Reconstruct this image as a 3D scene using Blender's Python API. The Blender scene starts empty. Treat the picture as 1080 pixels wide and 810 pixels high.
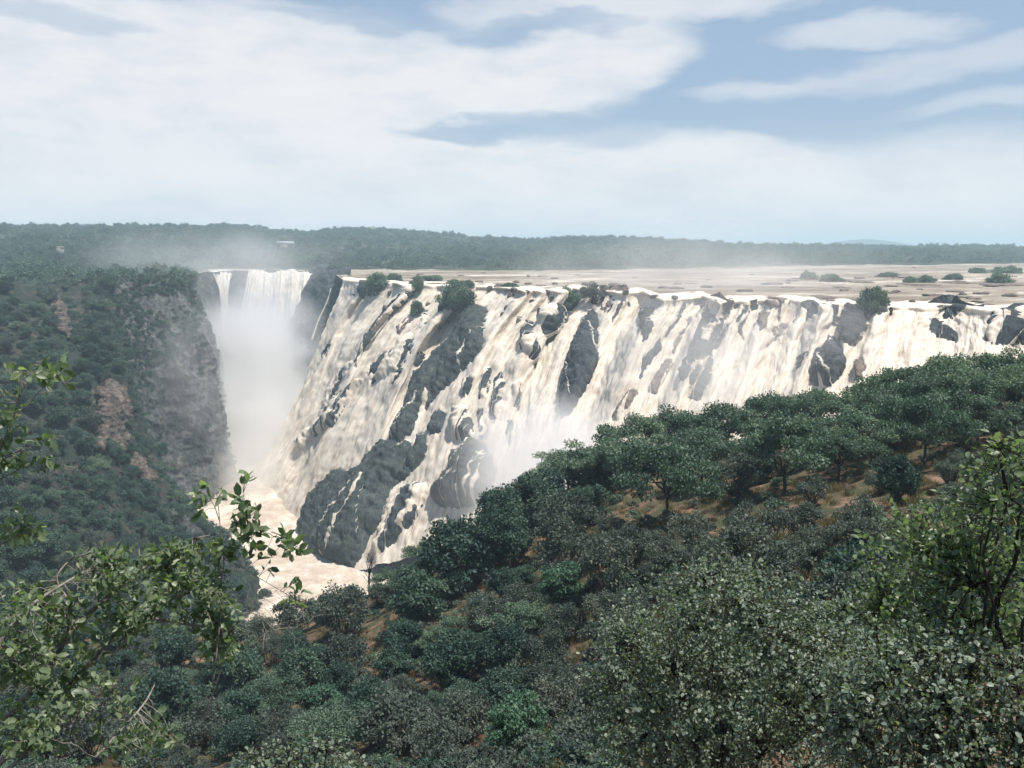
import bpy, math, random
import numpy as np
from mathutils import Vector
from mathutils.bvhtree import BVHTree

sc = bpy.context.scene
COL = sc.collection
R = math.radians
RNG = np.random.default_rng(7)

# ------------------------------------------------------------------ camera model
F = 935.0
PITCH = R(8.58)
CAMZ = 20.0
CP, SP = math.cos(PITCH), math.sin(PITCH)

def ray(px, py):
    """direction with forward (world y) component 1"""
    px = np.asarray(px, float); py = np.asarray(py, float)
    cx = (px - 540.0) / F; cy = (405.0 - py) / F
    y = CP + cy * SP
    z = -SP + cy * CP
    return np.stack([cx / y, np.ones_like(y), z / y], -1)

def P(px, py, Y):
    r = ray(px, py)
    p = r * np.asarray(Y, float)[..., None]
    p[..., 2] += CAMZ
    return p

def to_px(p):
    x, y, z = p[..., 0], p[..., 1], p[..., 2] - CAMZ
    d = CP * y - SP * z
    u = SP * y + CP * z
    return 540 + F * x / d, 405 - F * u / d

def Yat(py, z):
    """forward distance at which the pixel row meets height z"""
    return (z - CAMZ) / ray(540.0, py)[..., 2]

# ------------------------------------------------------------------ numpy noise
def _h(ix, iy, iz, s):
    n = (ix * 374761393 + iy * 668265263 + iz * 1274126177 + s * 974634777) & 0xFFFFFFFF
    n = ((n ^ (n >> 13)) * 1274126177) & 0xFFFFFFFF
    n = n ^ (n >> 16)
    return (n & 0xFFFF) / 65535.0

def noise3(p, s=0):
    p = np.asarray(p, float)
    i = np.floor(p).astype(np.int64); f = p - i
    f = f * f * (3 - 2 * f)
    x, y, z = i[..., 0], i[..., 1], i[..., 2]
    fx, fy, fz = f[..., 0], f[..., 1], f[..., 2]
    def c(a, b, d): return _h(x + a, y + b, z + d, s)
    x00 = c(0,0,0) * (1-fx) + c(1,0,0) * fx
    x10 = c(0,1,0) * (1-fx) + c(1,1,0) * fx
    x01 = c(0,0,1) * (1-fx) + c(1,0,1) * fx
    x11 = c(0,1,1) * (1-fx) + c(1,1,1) * fx
    return (x00 * (1-fy) + x10 * fy) * (1-fz) + (x01 * (1-fy) + x11 * fy) * fz

def fbm(p, o=4, s=0, g=0.5):
    a, t, w = 0.0, 0.0, 1.0
    p = np.asarray(p, float)
    for k in range(o):
        a = a + w * (noise3(p, s + k) * 2 - 1); t += w
        p = p * 2.03; w *= g
    return a / t

def ridged(p, o=4, s=0):
    a, t, w = 0.0, 0.0, 1.0
    p = np.asarray(p, float)
    for k in range(o):
        a = a + w * (1 - 2 * np.abs(noise3(p, s + k) * 2 - 1)); t += w
        p = p * 2.07; w *= 0.5
    return a / t

def sstep(a, b, x):
    t = np.clip((x - a) / (b - a), 0, 1)
    return t * t * (3 - 2 * t)

# ------------------------------------------------------------------ mesh helpers
def np_mesh(name, verts, faces, attrs=None, uv=None, smooth=False):
    """faces: list of (n,k) int arrays"""
    me = bpy.data.meshes.new(name)
    verts = np.asarray(verts, np.float32)
    me.vertices.add(len(verts)); me.vertices.foreach_set('co', verts.ravel())
    faces = [np.asarray(f, np.int32) for f in faces if len(f)]
    loops = np.concatenate([f.ravel() for f in faces])
    tot = np.concatenate([np.full(len(f), f.shape[1], np.int32) for f in faces])
    start = np.concatenate([[0], np.cumsum(tot)[:-1]]).astype(np.int32)
    me.loops.add(len(loops)); me.loops.foreach_set('vertex_index', loops)
    me.polygons.add(len(tot)); me.polygons.foreach_set('loop_start', start)
    me.polygons.foreach_set('loop_total', tot)
    if smooth:
        me.polygons.foreach_set('use_smooth', np.ones(len(tot), bool))
    me.update(calc_edges=True)
    for k, v in (attrs or {}).items():
        a = me.attributes.new(k, 'FLOAT', 'POINT')
        a.data.foreach_set('value', np.asarray(v, np.float32).ravel())
    if uv is not None:
        l = me.uv_layers.new(name='UVMap')
        l.data.foreach_set('uv', np.asarray(uv, np.float32)[loops].ravel())
    me.validate()
    return me

def link(name, me, mat=None, parent=None):
    o = bpy.data.objects.new(name, me)
    COL.objects.link(o)
    if mat is not None and not me.materials:
        me.materials.append(mat)
    if parent is not None:
        o.parent = parent
    return o

def tag(o, label, cat=None, group=None, kind=None):
    o['label'] = label
    if cat: o['category'] = cat
    if group: o['group'] = group
    if kind: o['kind'] = kind
    return o

def thing(name, loc, label, cat, group=None, rz=0.0, s=1.0):
    o = bpy.data.objects.new(name, None); COL.objects.link(o)
    o.empty_display_size = 0.3
    o.location = loc; o.rotation_euler = (0, 0, rz); o.scale = (s, s, s)
    return tag(o, label, cat, group)

def grid_faces(nv, nu, mask=None):
    i = np.arange(nv * nu).reshape(nv, nu)
    f = np.stack([i[:-1, :-1], i[1:, :-1], i[1:, 1:], i[:-1, 1:]], -1).reshape(-1, 4)
    if mask is not None:
        f = f[mask[f].any(1)]
    return f

def catmull(ctrl, n, axis):
    """interpolate control array along an axis at n samples"""
    c = np.moveaxis(np.asarray(ctrl, float), axis, 0)
    m = len(c)
    c = np.concatenate([[2 * c[0] - c[1]], c, [2 * c[-1] - c[-2]]])
    t = np.linspace(0, m - 1, n); i = np.minimum(t.astype(int), m - 2); f = (t - i)
    f = f.reshape((-1,) + (1,) * (c.ndim - 1))
    p0, p1, p2, p3 = c[i], c[i + 1], c[i + 2], c[i + 3]
    r = 0.5 * (2 * p1 + (p2 - p0) * f + (2 * p0 - 5 * p1 + 4 * p2 - p3) * f ** 2 + (3 * p1 - p0 - 3 * p2 + p3) * f ** 3)
    return np.moveaxis(r, 0, axis)

def surf(ctrl, nv, nu):
    return catmull(catmull(ctrl, nv, 0), nu, 1)

def normals(g):
    du = np.gradient(g, axis=1); dv = np.gradient(g, axis=0)
    n = np.cross(dv, du)
    n /= np.linalg.norm(n, axis=-1, keepdims=True) + 1e-9
    # face the camera
    s = np.sign(-(n[..., 1] * g[..., 1] + n[..., 0] * g[..., 0] + n[..., 2] * (g[..., 2] - CAMZ)))
    return n * np.where(s == 0, 1, s)[..., None]

def rows_px(rows):
    return np.array([[P(a, b, c) for a, b, c in r] for r in rows])

def poly_sd(px, py, poly):
    """signed distance (positive inside) in pixels"""
    d = np.full(px.shape, 1e9); ins = np.zeros(px.shape, bool)
    n = len(poly)
    for k in range(n):
        x1, y1 = poly[k]; x2, y2 = poly[(k + 1) % n]
        ex, ey = x2 - x1, y2 - y1
        t = np.clip(((px - x1) * ex + (py - y1) * ey) / (ex * ex + ey * ey + 1e-9), 0, 1)
        d = np.minimum(d, np.hypot(px - x1 - t * ex, py - y1 - t * ey))
        if y1 != y2:
            c = ((y1 > py) != (y2 > py)) & (px < (x2 - x1) * (py - y1) / (y2 - y1) + x1)
            ins ^= c
    return np.where(ins, d, -d)

def line_d(px, py, pts):
    d = np.full(px.shape, 1e9)
    for (x1, y1), (x2, y2) in zip(pts[:-1], pts[1:]):
        ex, ey = x2 - x1, y2 - y1
        t = np.clip(((px - x1) * ex + (py - y1) * ey) / (ex * ex + ey * ey + 1e-9), 0, 1)
        d = np.minimum(d, np.hypot(px - x1 - t * ex, py - y1 - t * ey))
    return d

def tubes(lines, sides=5):
    """lines: list of (pts (n,3), radii (n,)) -> verts, quads"""
    V, Q, off = [], [], 0
    ang = np.linspace(0, 2 * np.pi, sides, endpoint=False)
    for pts, rad in lines:
        pts = np.asarray(pts, float); n = len(pts)
        t = np.gradient(pts, axis=0); t /= np.linalg.norm(t, axis=1, keepdims=True) + 1e-9
        ref = np.where(np.abs(t[:, 2:3]) > 0.9, np.array([[1., 0, 0]]), np.array([[0, 0, 1.]]))
        a = np.cross(t, ref); a /= np.linalg.norm(a, axis=1, keepdims=True) + 1e-9
        b = np.cross(t, a)
        ring = pts[:, None] + np.asarray(rad)[:, None, None] * (np.cos(ang)[None, :, None] * a[:, None] + np.sin(ang)[None, :, None] * b[:, None])
        V.append(ring.reshape(-1, 3))
        i = np.arange(n * sides).reshape(n, sides) + off
        j = np.roll(i, -1, 1)
        Q.append(np.stack([i[:-1], j[:-1], j[1:], i[1:]], -1).reshape(-1, 4))
        off += n * sides
    return np.concatenate(V), np.concatenate(Q)

def curve_pts(a, b, n, wob, rng, sag=0.0):
    a = np.asarray(a, float); b = np.asarray(b, float)
    t = np.linspace(0, 1, n)[:, None]
    p = a + (b - a) * t
    L = np.linalg.norm(b - a)
    w = np.cumsum(rng.normal(0, 1, (n, 3)), 0); w -= w[0] + (w[-1] - w[0]) * t
    p = p + w * wob * L / math.sqrt(n)
    p[:, 2] += sag * L * np.sin(t[:, 0] * np.pi)
    return p

def unit(v):
    return v / (np.linalg.norm(v, axis=-1, keepdims=True) + 1e-9)

def leaf_quads(pos, axis, nrm, ln, wd, fold=0.0):
    """folded diamond leaves: base, left, tip, right"""
    axis = unit(axis); nrm = nrm - axis * (nrm * axis).sum(-1, keepdims=True); nrm = unit(nrm)
    side = np.cross(axis, nrm)
    ln = np.asarray(ln)[:, None]; wd = np.asarray(wd)[:, None]
    mid = pos + axis * ln * 0.45
    base = pos; tip = pos + axis * ln - nrm * ln * fold * 0.4
    l = mid + side * wd * 0.5 + nrm * wd * fold
    r = mid - side * wd * 0.5 + nrm * wd * fold
    n = len(pos)
    v = np.stack([base, l, tip, r], 1).reshape(-1, 3)
    i = np.arange(n)[:, None] * 4
    if fold:
        f = [np.concatenate([i + [0, 1, 2], i + [0, 2, 3]])]
    else:
        f = [i + [0, 1, 2, 3]]
    return v, f

def leaf_broad(pos, axis, nrm, ln, wd, fold=0.15):
    """broad oval leaf: 8 verts, 4 faces, folded along the midrib and curved"""
    axis = unit(axis); nrm = nrm - axis * (nrm * axis).sum(-1, keepdims=True); nrm = unit(nrm)
    side = np.cross(axis, nrm)
    ln = np.asarray(ln)[:, None]; wd = np.asarray(wd)[:, None]
    def q(a, s, h): return pos + axis * ln * a + side * wd * s + nrm * wd * h
    c = -0.22
    v = np.stack([q(0, 0, 0), q(0.27, 0.40, fold), q(0.66, 0.46, fold + c * .4), q(1, 0, c),
                  q(0.66, -0.46, fold + c * .4), q(0.27, -0.40, fold), q(0.33, 0, 0.02), q(0.68, 0, c * .45)], 1).reshape(-1, 3)
    i = np.arange(len(pos))[:, None] * 8
    tr = np.concatenate([i + [0, 1, 6], i + [0, 6, 5], i + [2, 3, 7], i + [7, 3, 4]])
    qd = np.concatenate([i + [1, 2, 7, 6], i + [6, 7, 4, 5]])
    return v, [tr, qd]

# ------------------------------------------------------------------ materials
def new_mat(name):
    m = bpy.data.materials.new(name); m.use_nodes = True
    nt = m.node_tree; nt.nodes.clear()
    out = nt.nodes.new('ShaderNodeOutputMaterial')
    return m, nt, out

class NB:
    """tiny node-building helper"""
    def __init__(s, nt): s.nt = nt
    def n(s, t, **k):
        x = s.nt.nodes.new(t)
        for a, b in k.items(): setattr(x, a, b)
        return x
    def put(s, sock, v):
        if hasattr(v, 'is_output') or isinstance(v, bpy.types.NodeSocket): s.nt.links.new(v, sock)
        else: sock.default_value = v
    def m(s, op, a, b=None, c=None, clamp=False):
        x = s.n('ShaderNodeMath', operation=op, use_clamp=clamp)
        s.put(x.inputs[0], a)
        if b is not None: s.put(x.inputs[1], b)
        if c is not None: s.put(x.inputs[2], c)
        return x.outputs[0]
    def noise(s, vec, scale, detail=4, rough=0.55, dim='3D'):
        x = s.n('ShaderNodeTexNoise', noise_dimensions=dim)
        if vec is not None: s.nt.links.new(vec, x.inputs['Vector'])
        x.inputs['Scale'].default_value = scale; x.inputs['Detail'].default_value = detail
        x.inputs['Roughness'].default_value = rough
        return x.outputs['Fac']
    def ramp(s, fac, stops):
        x = s.n('ShaderNodeValToRGB'); e = x.color_ramp.elements
        while len(e) < len(stops): e.new(0.5)
        for k, (p, c) in enumerate(stops):
            e[k].position = p; e[k].color = (c[0], c[1], c[2], 1)
        s.put(x.inputs[0], fac)
        return x.outputs[0]
    def mix(s, f, a, b, blend='MIX'):
        x = s.n('ShaderNodeMix', data_type='RGBA', blend_type=blend)
        s.put(x.inputs[0], f); s.put(x.inputs[6], a if not isinstance(a, tuple) else (*a, 1)[:4]); s.put(x.inputs[7], b if not isinstance(b, tuple) else (*b, 1)[:4])
        return x.outputs[2]
    def mapr(s, v, a, b, c=0.0, d=1.0, smooth=True):
        x = s.n('ShaderNodeMapRange', interpolation_type='SMOOTHSTEP' if smooth else 'LINEAR')
        s.put(x.inputs[0], v); x.inputs[1].default_value = a; x.inputs[2].default_value = b
        x.inputs[3].default_value = c; x.inputs[4].default_value = d
        return x.outputs[0]
    def scale(s, vec, sx, sy, sz):
        x = s.n('ShaderNodeVectorMath', operation='MULTIPLY')
        s.nt.links.new(vec, x.inputs[0]); x.inputs[1].default_value = (sx, sy, sz)
        return x.outputs[0]
    def bump(s, h, strength, dist):
        x = s.n('ShaderNodeBump'); x.inputs['Strength'].default_value = strength; x.inputs['Distance'].default_value = dist
        s.nt.links.new(h, x.inputs['Height']); return x.outputs[0]
    def principled(s, col, rough=0.8, spec=0.3, normal=None):
        x = s.n('ShaderNodeBsdfPrincipled')
        s.put(x.inputs['Base Color'], col if not isinstance(col, tuple) else (*col, 1)[:4])
        s.put(x.inputs['Roughness'], rough); x.inputs['Specular IOR Level'].default_value = spec
        if normal is not None: s.nt.links.new(normal, x.inputs['Normal'])
        return x.outputs[0]

def pos(b): return b.n('ShaderNodeNewGeometry').outputs['Position']

def leaf_mat(name, dark, mid, light, trans=0.22, rough=0.55, spec=0.25, hue=0.42, trans_col=None):
    m, nt, out = new_mat(name); b = NB(nt)
    at = b.n('ShaderNodeAttribute', attribute_name='tint')
    oi = b.n('ShaderNodeObjectInfo')
    f = b.m('ADD', b.m('MULTIPLY', at.outputs['Fac'], 1 - hue), b.m('MULTIPLY', oi.outputs['Random'], hue))
    col = b.ramp(f, [(0.0, dark), (0.5, mid), (1.0, light)])
    p = b.principled(col, rough, spec)
    t = b.n('ShaderNodeBsdfTranslucent')
    tc = b.mix(1.0, col, trans_col or (1.5, 1.7, 0.7), 'MULTIPLY')
    nt.links.new(tc, t.inputs[0])
    mx = b.n('ShaderNodeMixShader'); mx.inputs[0].default_value = trans
    nt.links.new(p, mx.inputs[1]); nt.links.new(t.outputs[0], mx.inputs[2])
    nt.links.new(mx.outputs[0], out.inputs[0])
    return m

def bark_mat(name, a, c, sc_=6.0):
    m, nt, out = new_mat(name); b = NB(nt)
    n = b.noise(b.n('ShaderNodeTexCoord').outputs['Object'], sc_, 4)
    nt.links.new(b.principled(b.ramp(n, [(0.3, a), (0.7, c)]), 0.9, 0.1), out.inputs[0])
    return m

M = {}
M['leaf_dark'] = leaf_mat('dark_evergreen_leaves', (.020, .042, .036), (.046, .086, .066), (.105, .155, .100), trans_col=(1.2, 1.5, .8))
M['leaf_acacia'] = leaf_mat('acacia_leaves', (.042, .075, .054), (.096, .147, .102), (.195, .245, .155), trans_col=(1.2, 1.5, .8))
M['leaf_grey'] = leaf_mat('grey_green_leaves', (.034, .048, .042), (.078, .100, .082), (.15, .17, .125), trans_col=(1.2, 1.4, .8))
M['leaf_fresh'] = leaf_mat('fresh_green_leaves', (.028, .070, .046), (.056, .118, .074), (.115, .19, .118), trans_col=(1.2, 1.5, .8))
M['leaf_far'] = leaf_mat('far_woodland_leaves', (.018, .040, .033), (.055, .098, .074), (.13, .18, .125), hue=0.55, trans=0.2)
M['leaf_near_grey'] = leaf_mat('waxy_grey_green_leaves', (.075, .108, .082), (.155, .198, .150), (.29, .32, .25), trans=0.3, rough=0.45, spec=0.35, hue=0.0)
M['leaf_near_green'] = leaf_mat('young_green_leaves', (.060, .092, .056), (.13, .175, .100), (.275, .325, .195), trans=0.42, rough=0.42, spec=0.4, hue=0.0, trans_col=(1.4, 1.65, .7))
M['bark'] = bark_mat('grey_bark', (.035, .030, .026), (.11, .095, .08))
M['bark_pale'] = bark_mat('pale_bark', (.10, .09, .08), (.30, .27, .23), 20)
M['bark_dark'] = bark_mat('dark_bark', (.016, .014, .013), (.05, .042, .036), 20)
M['grass'] = leaf_mat('dry_grass_blades', (.07, .065, .03), (.14, .115, .05), (.24, .19, .085), trans=0.2, trans_col=(1.2, 1.1, .7))

def rock_mat(name, a, c, d, sc_=0.12, strata=0.0, tilt=(0.5, 0.2, 1.0), bumpd=1.2, moss=0.0):
    m, nt, out = new_mat(name); b = NB(nt)
    p = pos(b)
    n1 = b.noise(p, sc_, 6, 0.62)
    n2 = b.noise(b.scale(p, tilt[0], tilt[1], tilt[2]), sc_ * 5.0, 8, 0.72)
    f = b.m('ADD', b.m('MULTIPLY', n1, 0.38), b.m('MULTIPLY', n2, 0.62))
    col = b.ramp(f, [(0.39, a), (0.5, c), (0.62, d)])
    if moss:
        mk = b.mapr(b.noise(p, sc_ * 0.8, 5, 0.7), 0.52, 0.66, 0.0, moss)
        col = b.mix(mk, col, (.04, .055, .033))
    nt.links.new(b.principled(col, 0.85, 0.25, b.bump(f, 0.9, bumpd)), out.inputs[0])
    return m
M['rock_wet'] = rock_mat('wet_dark_rock', (.012, .017, .022), (.032, .041, .049), (.11, .112, .108), 0.22, tilt=(1.4, .8, .35))
M['rock_mossy'] = rock_mat('mossy_dark_rock', (.013, .018, .021), (.034, .044, .046), (.11, .114, .10), 0.22, tilt=(1.4, .8, .35), moss=0.8)
M['rock_grey'] = rock_mat('grey_gorge_rock', (.024, .027, .029), (.067, .071, .070), (.16, .155, .14), 0.09, tilt=(1.3, .9, .5), bumpd=2.5, moss=0.6)
M['rock_brown'] = rock_mat('brown_fractured_rock', (.022, .019, .018), (.080, .064, .054), (.21, .168, .138), 0.16, tilt=(.6, .6, 1.6), bumpd=1.5)
M['rock_river'] = rock_mat('brown_river_rock', (.05, .038, .032), (.12, .09, .075), (.24, .19, .16), 0.3, bumpd=.4)

def ground_mat(name, stops, veg, scale, vegamt=(0.45, 0.62), bd=0.3):
    m, nt, out = new_mat(name); b = NB(nt)
    p = pos(b)
    n1 = b.noise(p, scale, 6, 0.6); n2 = b.noise(p, scale * 9, 5, 0.65)
    f = b.m('ADD', b.m('MULTIPLY', n1, 0.5), b.m('MULTIPLY', n2, 0.5))
    col = b.ramp(f, stops)
    vg = b.mapr(b.noise(p, scale * 2.3, 6, 0.7), vegamt[0], vegamt[1])
    col = b.mix(vg, col, veg)
    nt.links.new(b.principled(col, 0.95, 0.1, b.bump(n2, 0.8, bd)), out.inputs[0])
    return m
M['dirt'] = ground_mat('red_brown_slope_earth', [(0.3, (.05, .033, .024)), (0.48, (.15, .092, .062)), (0.66, (.31, .21, .145))], (.055, .058, .032), 0.10, (.38, .56))
M['slope'] = ground_mat('scrubby_gorge_slope', [(0.3, (.018, .019, .018)), (0.5, (.042, .038, .033)), (0.72, (.12, .10, .082))], (.020, .030, .021), 0.035, (.40, .55), 1.0)
M['plain'] = ground_mat('plateau_earth', [(0.3, (.05, .048, .036)), (0.5, (.10, .085, .062)), (0.72, (.24, .20, .16))], (.030, .044, .028), 0.02, (.33, .5), .5)

def fall_mat(name, white, tan, thin=0.5):
    m, nt, out = new_mat(name); b = NB(nt)
    uv = b.n('ShaderNodeUVMap').outputs[0]
    s1 = b.noise(b.scale(uv, 0.60, 0.075, 0), 1.0, 5, 0.7)
    s2 = b.noise(b.scale(uv, 0.16, 0.035, 0), 1.0, 5, 0.6)
    s3 = b.noise(b.scale(uv, 0.30, 0.16, 0), 1.0, 6, 0.7)
    s4 = b.noise(b.scale(uv, 1.7, 0.22, 0), 1.0, 4, 0.7)
    f = b.m('ADD', b.m('ADD', b.m('MULTIPLY', s1, 0.34), b.m('MULTIPLY', s2, 0.26)), b.m('ADD', b.m('MULTIPLY', s3, 0.22), b.m('MULTIPLY', s4, 0.18)))
    col = b.ramp(f, [(0.39, tan), (0.455, tuple(0.45 * t + 0.55 * w for t, w in zip(tan, white))), (0.53, white)])
    nrm = b.bump(b.m('ADD', b.m('MULTIPLY', s1, 0.6), b.m('MULTIPLY', s3, 0.5)), 0.35, 0.7)
    pr = b.principled(col, 0.75, 0.2, nrm)
    nd = pr.node; nd.inputs['Subsurface Weight'].default_value = .6; nd.inputs['Subsurface Scale'].default_value = 2.5
    nd.inputs['Subsurface Radius'].default_value = (1.0, .9, .8)
    nt.links.new(pr, out.inputs[0])
    return m
M['fall'] = fall_mat('muddy_white_falling_water', (.60, .54, .455), (.26, .185, .125))
M['fall_far'] = fall_mat('silty_falling_water', (.56, .52, .46), (.26, .205, .155))

def pool_mat():
    m, nt, out = new_mat('churning_foam'); b = NB(nt)
    p = pos(b)
    w = b.n('ShaderNodeVectorMath', operation='ADD')
    nt.links.new(p, w.inputs[0]); nt.links.new(b.n('ShaderNodeTexNoise').outputs['Color'], w.inputs[1])
    n1 = b.noise(p, 0.03, 6, 0.68); n2 = b.noise(p, 0.16, 6, 0.7)
    f = b.m('ADD', b.m('MULTIPLY', n1, 0.55), b.m('MULTIPLY', n2, 0.45))
    col = b.ramp(f, [(0.36, (.31, .23, .165)), (0.48, (.45, .375, .30)), (0.56, (.57, .515, .44))])
    nt.links.new(b.principled(col, 0.7, 0.2, b.bump(n2, 0.8, 1.5)), out.inputs[0])
    return m
M['pool'] = pool_mat()

def river_mat():
    m, nt, out = new_mat('muddy_river_water'); b = NB(nt)
    p = pos(b)
    n1 = b.noise(b.scale(p, 0.012, 0.022, 1), 1.0, 6, 0.66); n2 = b.noise(b.scale(p, 0.05, 0.16, 1), 1.0, 5, 0.6)
    f = b.m('ADD', b.m('MULTIPLY', n1, 0.6), b.m('MULTIPLY', n2, 0.4))
    col = b.ramp(f, [(0.40, (.11, .08, .055)), (0.46, (.195, .158, .120)), (0.52, (.265, .222, .175)), (0.555, (.33, .285, .235)), (0.585, (.54, .49, .42))])
    nt.links.new(b.principled(col, 0.7, 0.15, b.bump(n2, 0.6, .8)), out.inputs[0])
    return m
M['river'] = river_mat()

def flat_mat(name, col, rough=.8):
    m, nt, out = new_mat(name); b = NB(nt)
    n = b.noise(pos(b), 0.8, 4)
    c = b.ramp(n, [(0.3, tuple(x * .8 for x in col)), (0.7, col)])
    nt.links.new(b.principled(c, rough, 0.2), out.inputs[0]); return m
M['plaster'] = flat_mat('pale_plaster', (.22, .21, .195))
M['tin'] = flat_mat('pale_tin_roof', (.30, .31, .31), .7)
M['dark_opening'] = flat_mat('dark_window_glass', (.05, .055, .06), .3)

# ------------------------------------------------------------------ plateau ground
def lip_Y(py, z=0.3): return float(Yat(py, z))
LIP = [(362, 293), (395, 296), (430, 297.5), (465, 299), (500, 301), (550, 303), (600, 305), (650, 307), (700, 309), (750, 311.5), (800, 314), (850, 317),
       (900, 319), (950, 321), (1000, 323), (1050, 325), (1100, 327), (1160, 330)]
_lx = np.array([a for a, _ in LIP], float); _ly = np.array([b for _, b in LIP], float)
lip_px = np.concatenate([np.arange(362, 1100, 9.0), [1100, 1160]])
_q = np.stack([lip_px * .030, 0 * lip_px, 0 * lip_px], -1)
_jit = (fbm(_q, 3, 401) * 5.5 + fbm(_q * 4, 2, 405) * 2.4) * (.5 + .5 * sstep(480, 640, lip_px))
LIP = [(float(a), float(b)) for a, b in zip(lip_px, np.interp(lip_px, _lx, _ly) + 1.5 + _jit * sstep(362, 380, lip_px))]
lip_Yv = np.array([lip_Y(b) for _, b in LIP])
RIM = [(-900, 330), (-400, 380), (-120, 400), (0, 432), (60, 452), (110, 470), (160, 492), (200, 515), (211, 640), (218, 720), (226, 790), (245, 845), (265, 865), (300, 868), (345, 850), (355, 800), (362, lip_Yv[0])] + \
      list(zip(lip_px[1:], lip_Yv[1:])) + [(1300, 255), (1600, 220), (2400, 170)]
rim_px = np.array([a for a, _ in RIM], float); rim_Y = np.array([b for _, b in RIM], float)
BANK = [(200, 283.2), (300, 284.5), (350, 285), (400, 284.5), (560, 285.5), (700, 283.5), (800, 281), (900, 280), (1000, 279), (1100, 277.5), (1500, 277)]
SKY_L = [(-900, 246, 1500), (-300, 240, 1500), (0, 239.5, 1600), (150, 238, 1700), (250, 239.5, 1800), (330, 245.5, 1900), (385, 242.5, 1950), (430, 245.5, 2000), (500, 250.5, 2100),
         (560, 253.5, 2200), (605, 250.5, 2200), (680, 252.5, 2200), (760, 257, 2200), (850, 259.5, 2100), (920, 260.5, 2000), (1000, 259.5, 1900), (1080, 261, 1800), (1500, 260, 1800), (2400, 258, 1500)]

def prof(tab, px, k=1):
    a = np.array(tab, float); return np.interp(px, a[:, 0], a[:, k])

def bankY(px):
    px = np.asarray(px, float); q = np.stack([px * .035, 0 * px, 0 * px], -1)
    return Yat(prof(BANK, px) + 1.1 * fbm(q, 3, 431) + .5 * fbm(q * 5, 2, 435), 0.0)

def ground_h(x, y):
    px = 540 + F * CP * x / np.maximum(y, 1.0)          # pixel column near the horizon
    rim = np.interp(px, rim_px, rim_Y)
    bank = bankY(px)
    Yr = prof(SKY_L, px, 2)
    top = CAMZ + (264 - prof(SKY_L, px, 1)) / F * Yr - 6.5
    riv = sstep(205, 250, px)                            # river only on this side
    start = bank * riv + (rim + 90) * (1 - riv)
    h = top * sstep(0, 1, (y - start) / (Yr - start)) ** 0.9
    h = h + 1.2 * sstep(start - 4, start + 14, y) * riv
    h = h - 1.1 * riv * (1 - sstep(start - 12, start + 2, y))
    # the far blue hill
    hx = (px - 905) / 55.0
    h = h + 72 * np.exp(-hx * hx) * sstep(4200, 6200, y) * (1 - sstep(7000, 8500, y))
    n = fbm(np.stack([x, y, 0 * x], -1) * 0.006, 3, 11)
    h = h + n * 5 * sstep(start, start + 200, y)
    return h

pxs = np.concatenate([np.linspace(-900, 0, 40)[:-1], np.linspace(0, 1200, 300), np.linspace(1200, 2400, 40)[1:]])
rr = np.interp(pxs, rim_px, rim_Y)
nv = 170
t = np.linspace(0, 1, nv)[:, None] ** 1.0
Yg = np.exp(np.log(rr - 1.0)[None] * (1 - t) + math.log(15000) * t)
Xg = (pxs[None] - 540) / F / CP * Yg
Zg = ground_h(Xg, Yg)
g = np.stack([Xg, Yg, Zg], -1)
me = np_mesh('ground', g.reshape(-1, 3), [grid_faces(*g.shape[:2])], smooth=True)
ground = tag(link('ground', me, M['plain']), 'wooded plateau land rising to low hills beyond the river', kind='structure')

# river on the plateau
pxr = np.linspace(216, 1300, 220)
y0 = np.interp(pxr, rim_px, rim_Y) + 2
y1 = bankY(pxr) + 4
t = np.linspace(0, 1, 60)[:, None]
Yv = y0 * (1 - t) + y1 * t
Xv = (pxr[None] - 540) / F / CP * Yv
g = np.stack([Xv, Yv, 0.25 + 0 * Xv], -1)
g[..., 2] += 0.35 * fbm(g * np.array([.05, .12, 0]), 4, 3) * sstep(0, .1, t)
river = tag(link('river', np_mesh('river', g.reshape(-1, 3), [grid_faces(*g.shape[:2])], smooth=True), M['river']),
            'broad muddy brown river flowing across the plateau to the falls', kind='structure')

# ------------------------------------------------------------------ main waterfall sheet and its rocks
cpx = list(np.arange(362, 1100, 9.0)) + [1100]
cY0 = [float(np.interp(a, lip_px, lip_Yv)) for a in cpx]
cpy0 = [float(np.interp(a, lip_px, [b for _, b in LIP])) for a in cpx]
def crow(vals, k):   # vals: (px list, py list, Y list) sampled at sparse lip px
    s = np.array([362, 430, 500, 600, 700, 800, 900, 1000, 1100], float)
    a = np.array(vals, float)
    fd = [0, .75, .4, .15, .0][k]          # the ragged lip carries on down the face
    return [P(np.interp(c, s, a[:, 0]), np.interp(c, s, a[:, 1]), np.interp(c, s, a[:, 2]) * (1 + (lr - 1) * fd)) for c, lr in zip(cpx, lip_ratio)]
lip_ratio = [min(1.03, y / lip_Y(float(np.interp(c, _lx, _ly)) + 1.0)) for c, y in zip(cpx, cY0)]
rows = []
rows.append([P(a, b, y) * np.array([1.10, 1.10, 0]) + np.array([0, 0, .42]) for a, b, y in zip(cpx, cpy0, cY0)])
rows.append([P(a, b, y) * np.array([1, 1, 0]) + np.array([0, 0, .5]) for a, b, y in zip(cpx, cpy0, cY0)])
rows.append([P(a, b + 7 + 4 * float(noise3(np.array([a * .04, 3.3, 0]), 9)), y * (.990 - .012 * float(noise3(np.array([a * .03, 7.3, 0]), 10)))) for a, b, y in zip(cpx, cpy0, cY0)])
rows.append(crow([(345,340,592),(395,350,508),(460,355,458),(575,357,412),(680,357,375),(785,358,337),(890,359,306),(995,360,286),(1100,362,268)], 1))
rows.append(crow([(322,400,560),(360,420,475),(425,425,424),(548,423,378),(655,418,344),(765,412,307),(875,406,277),(985,400,257),(1100,400,240)], 2))
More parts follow.
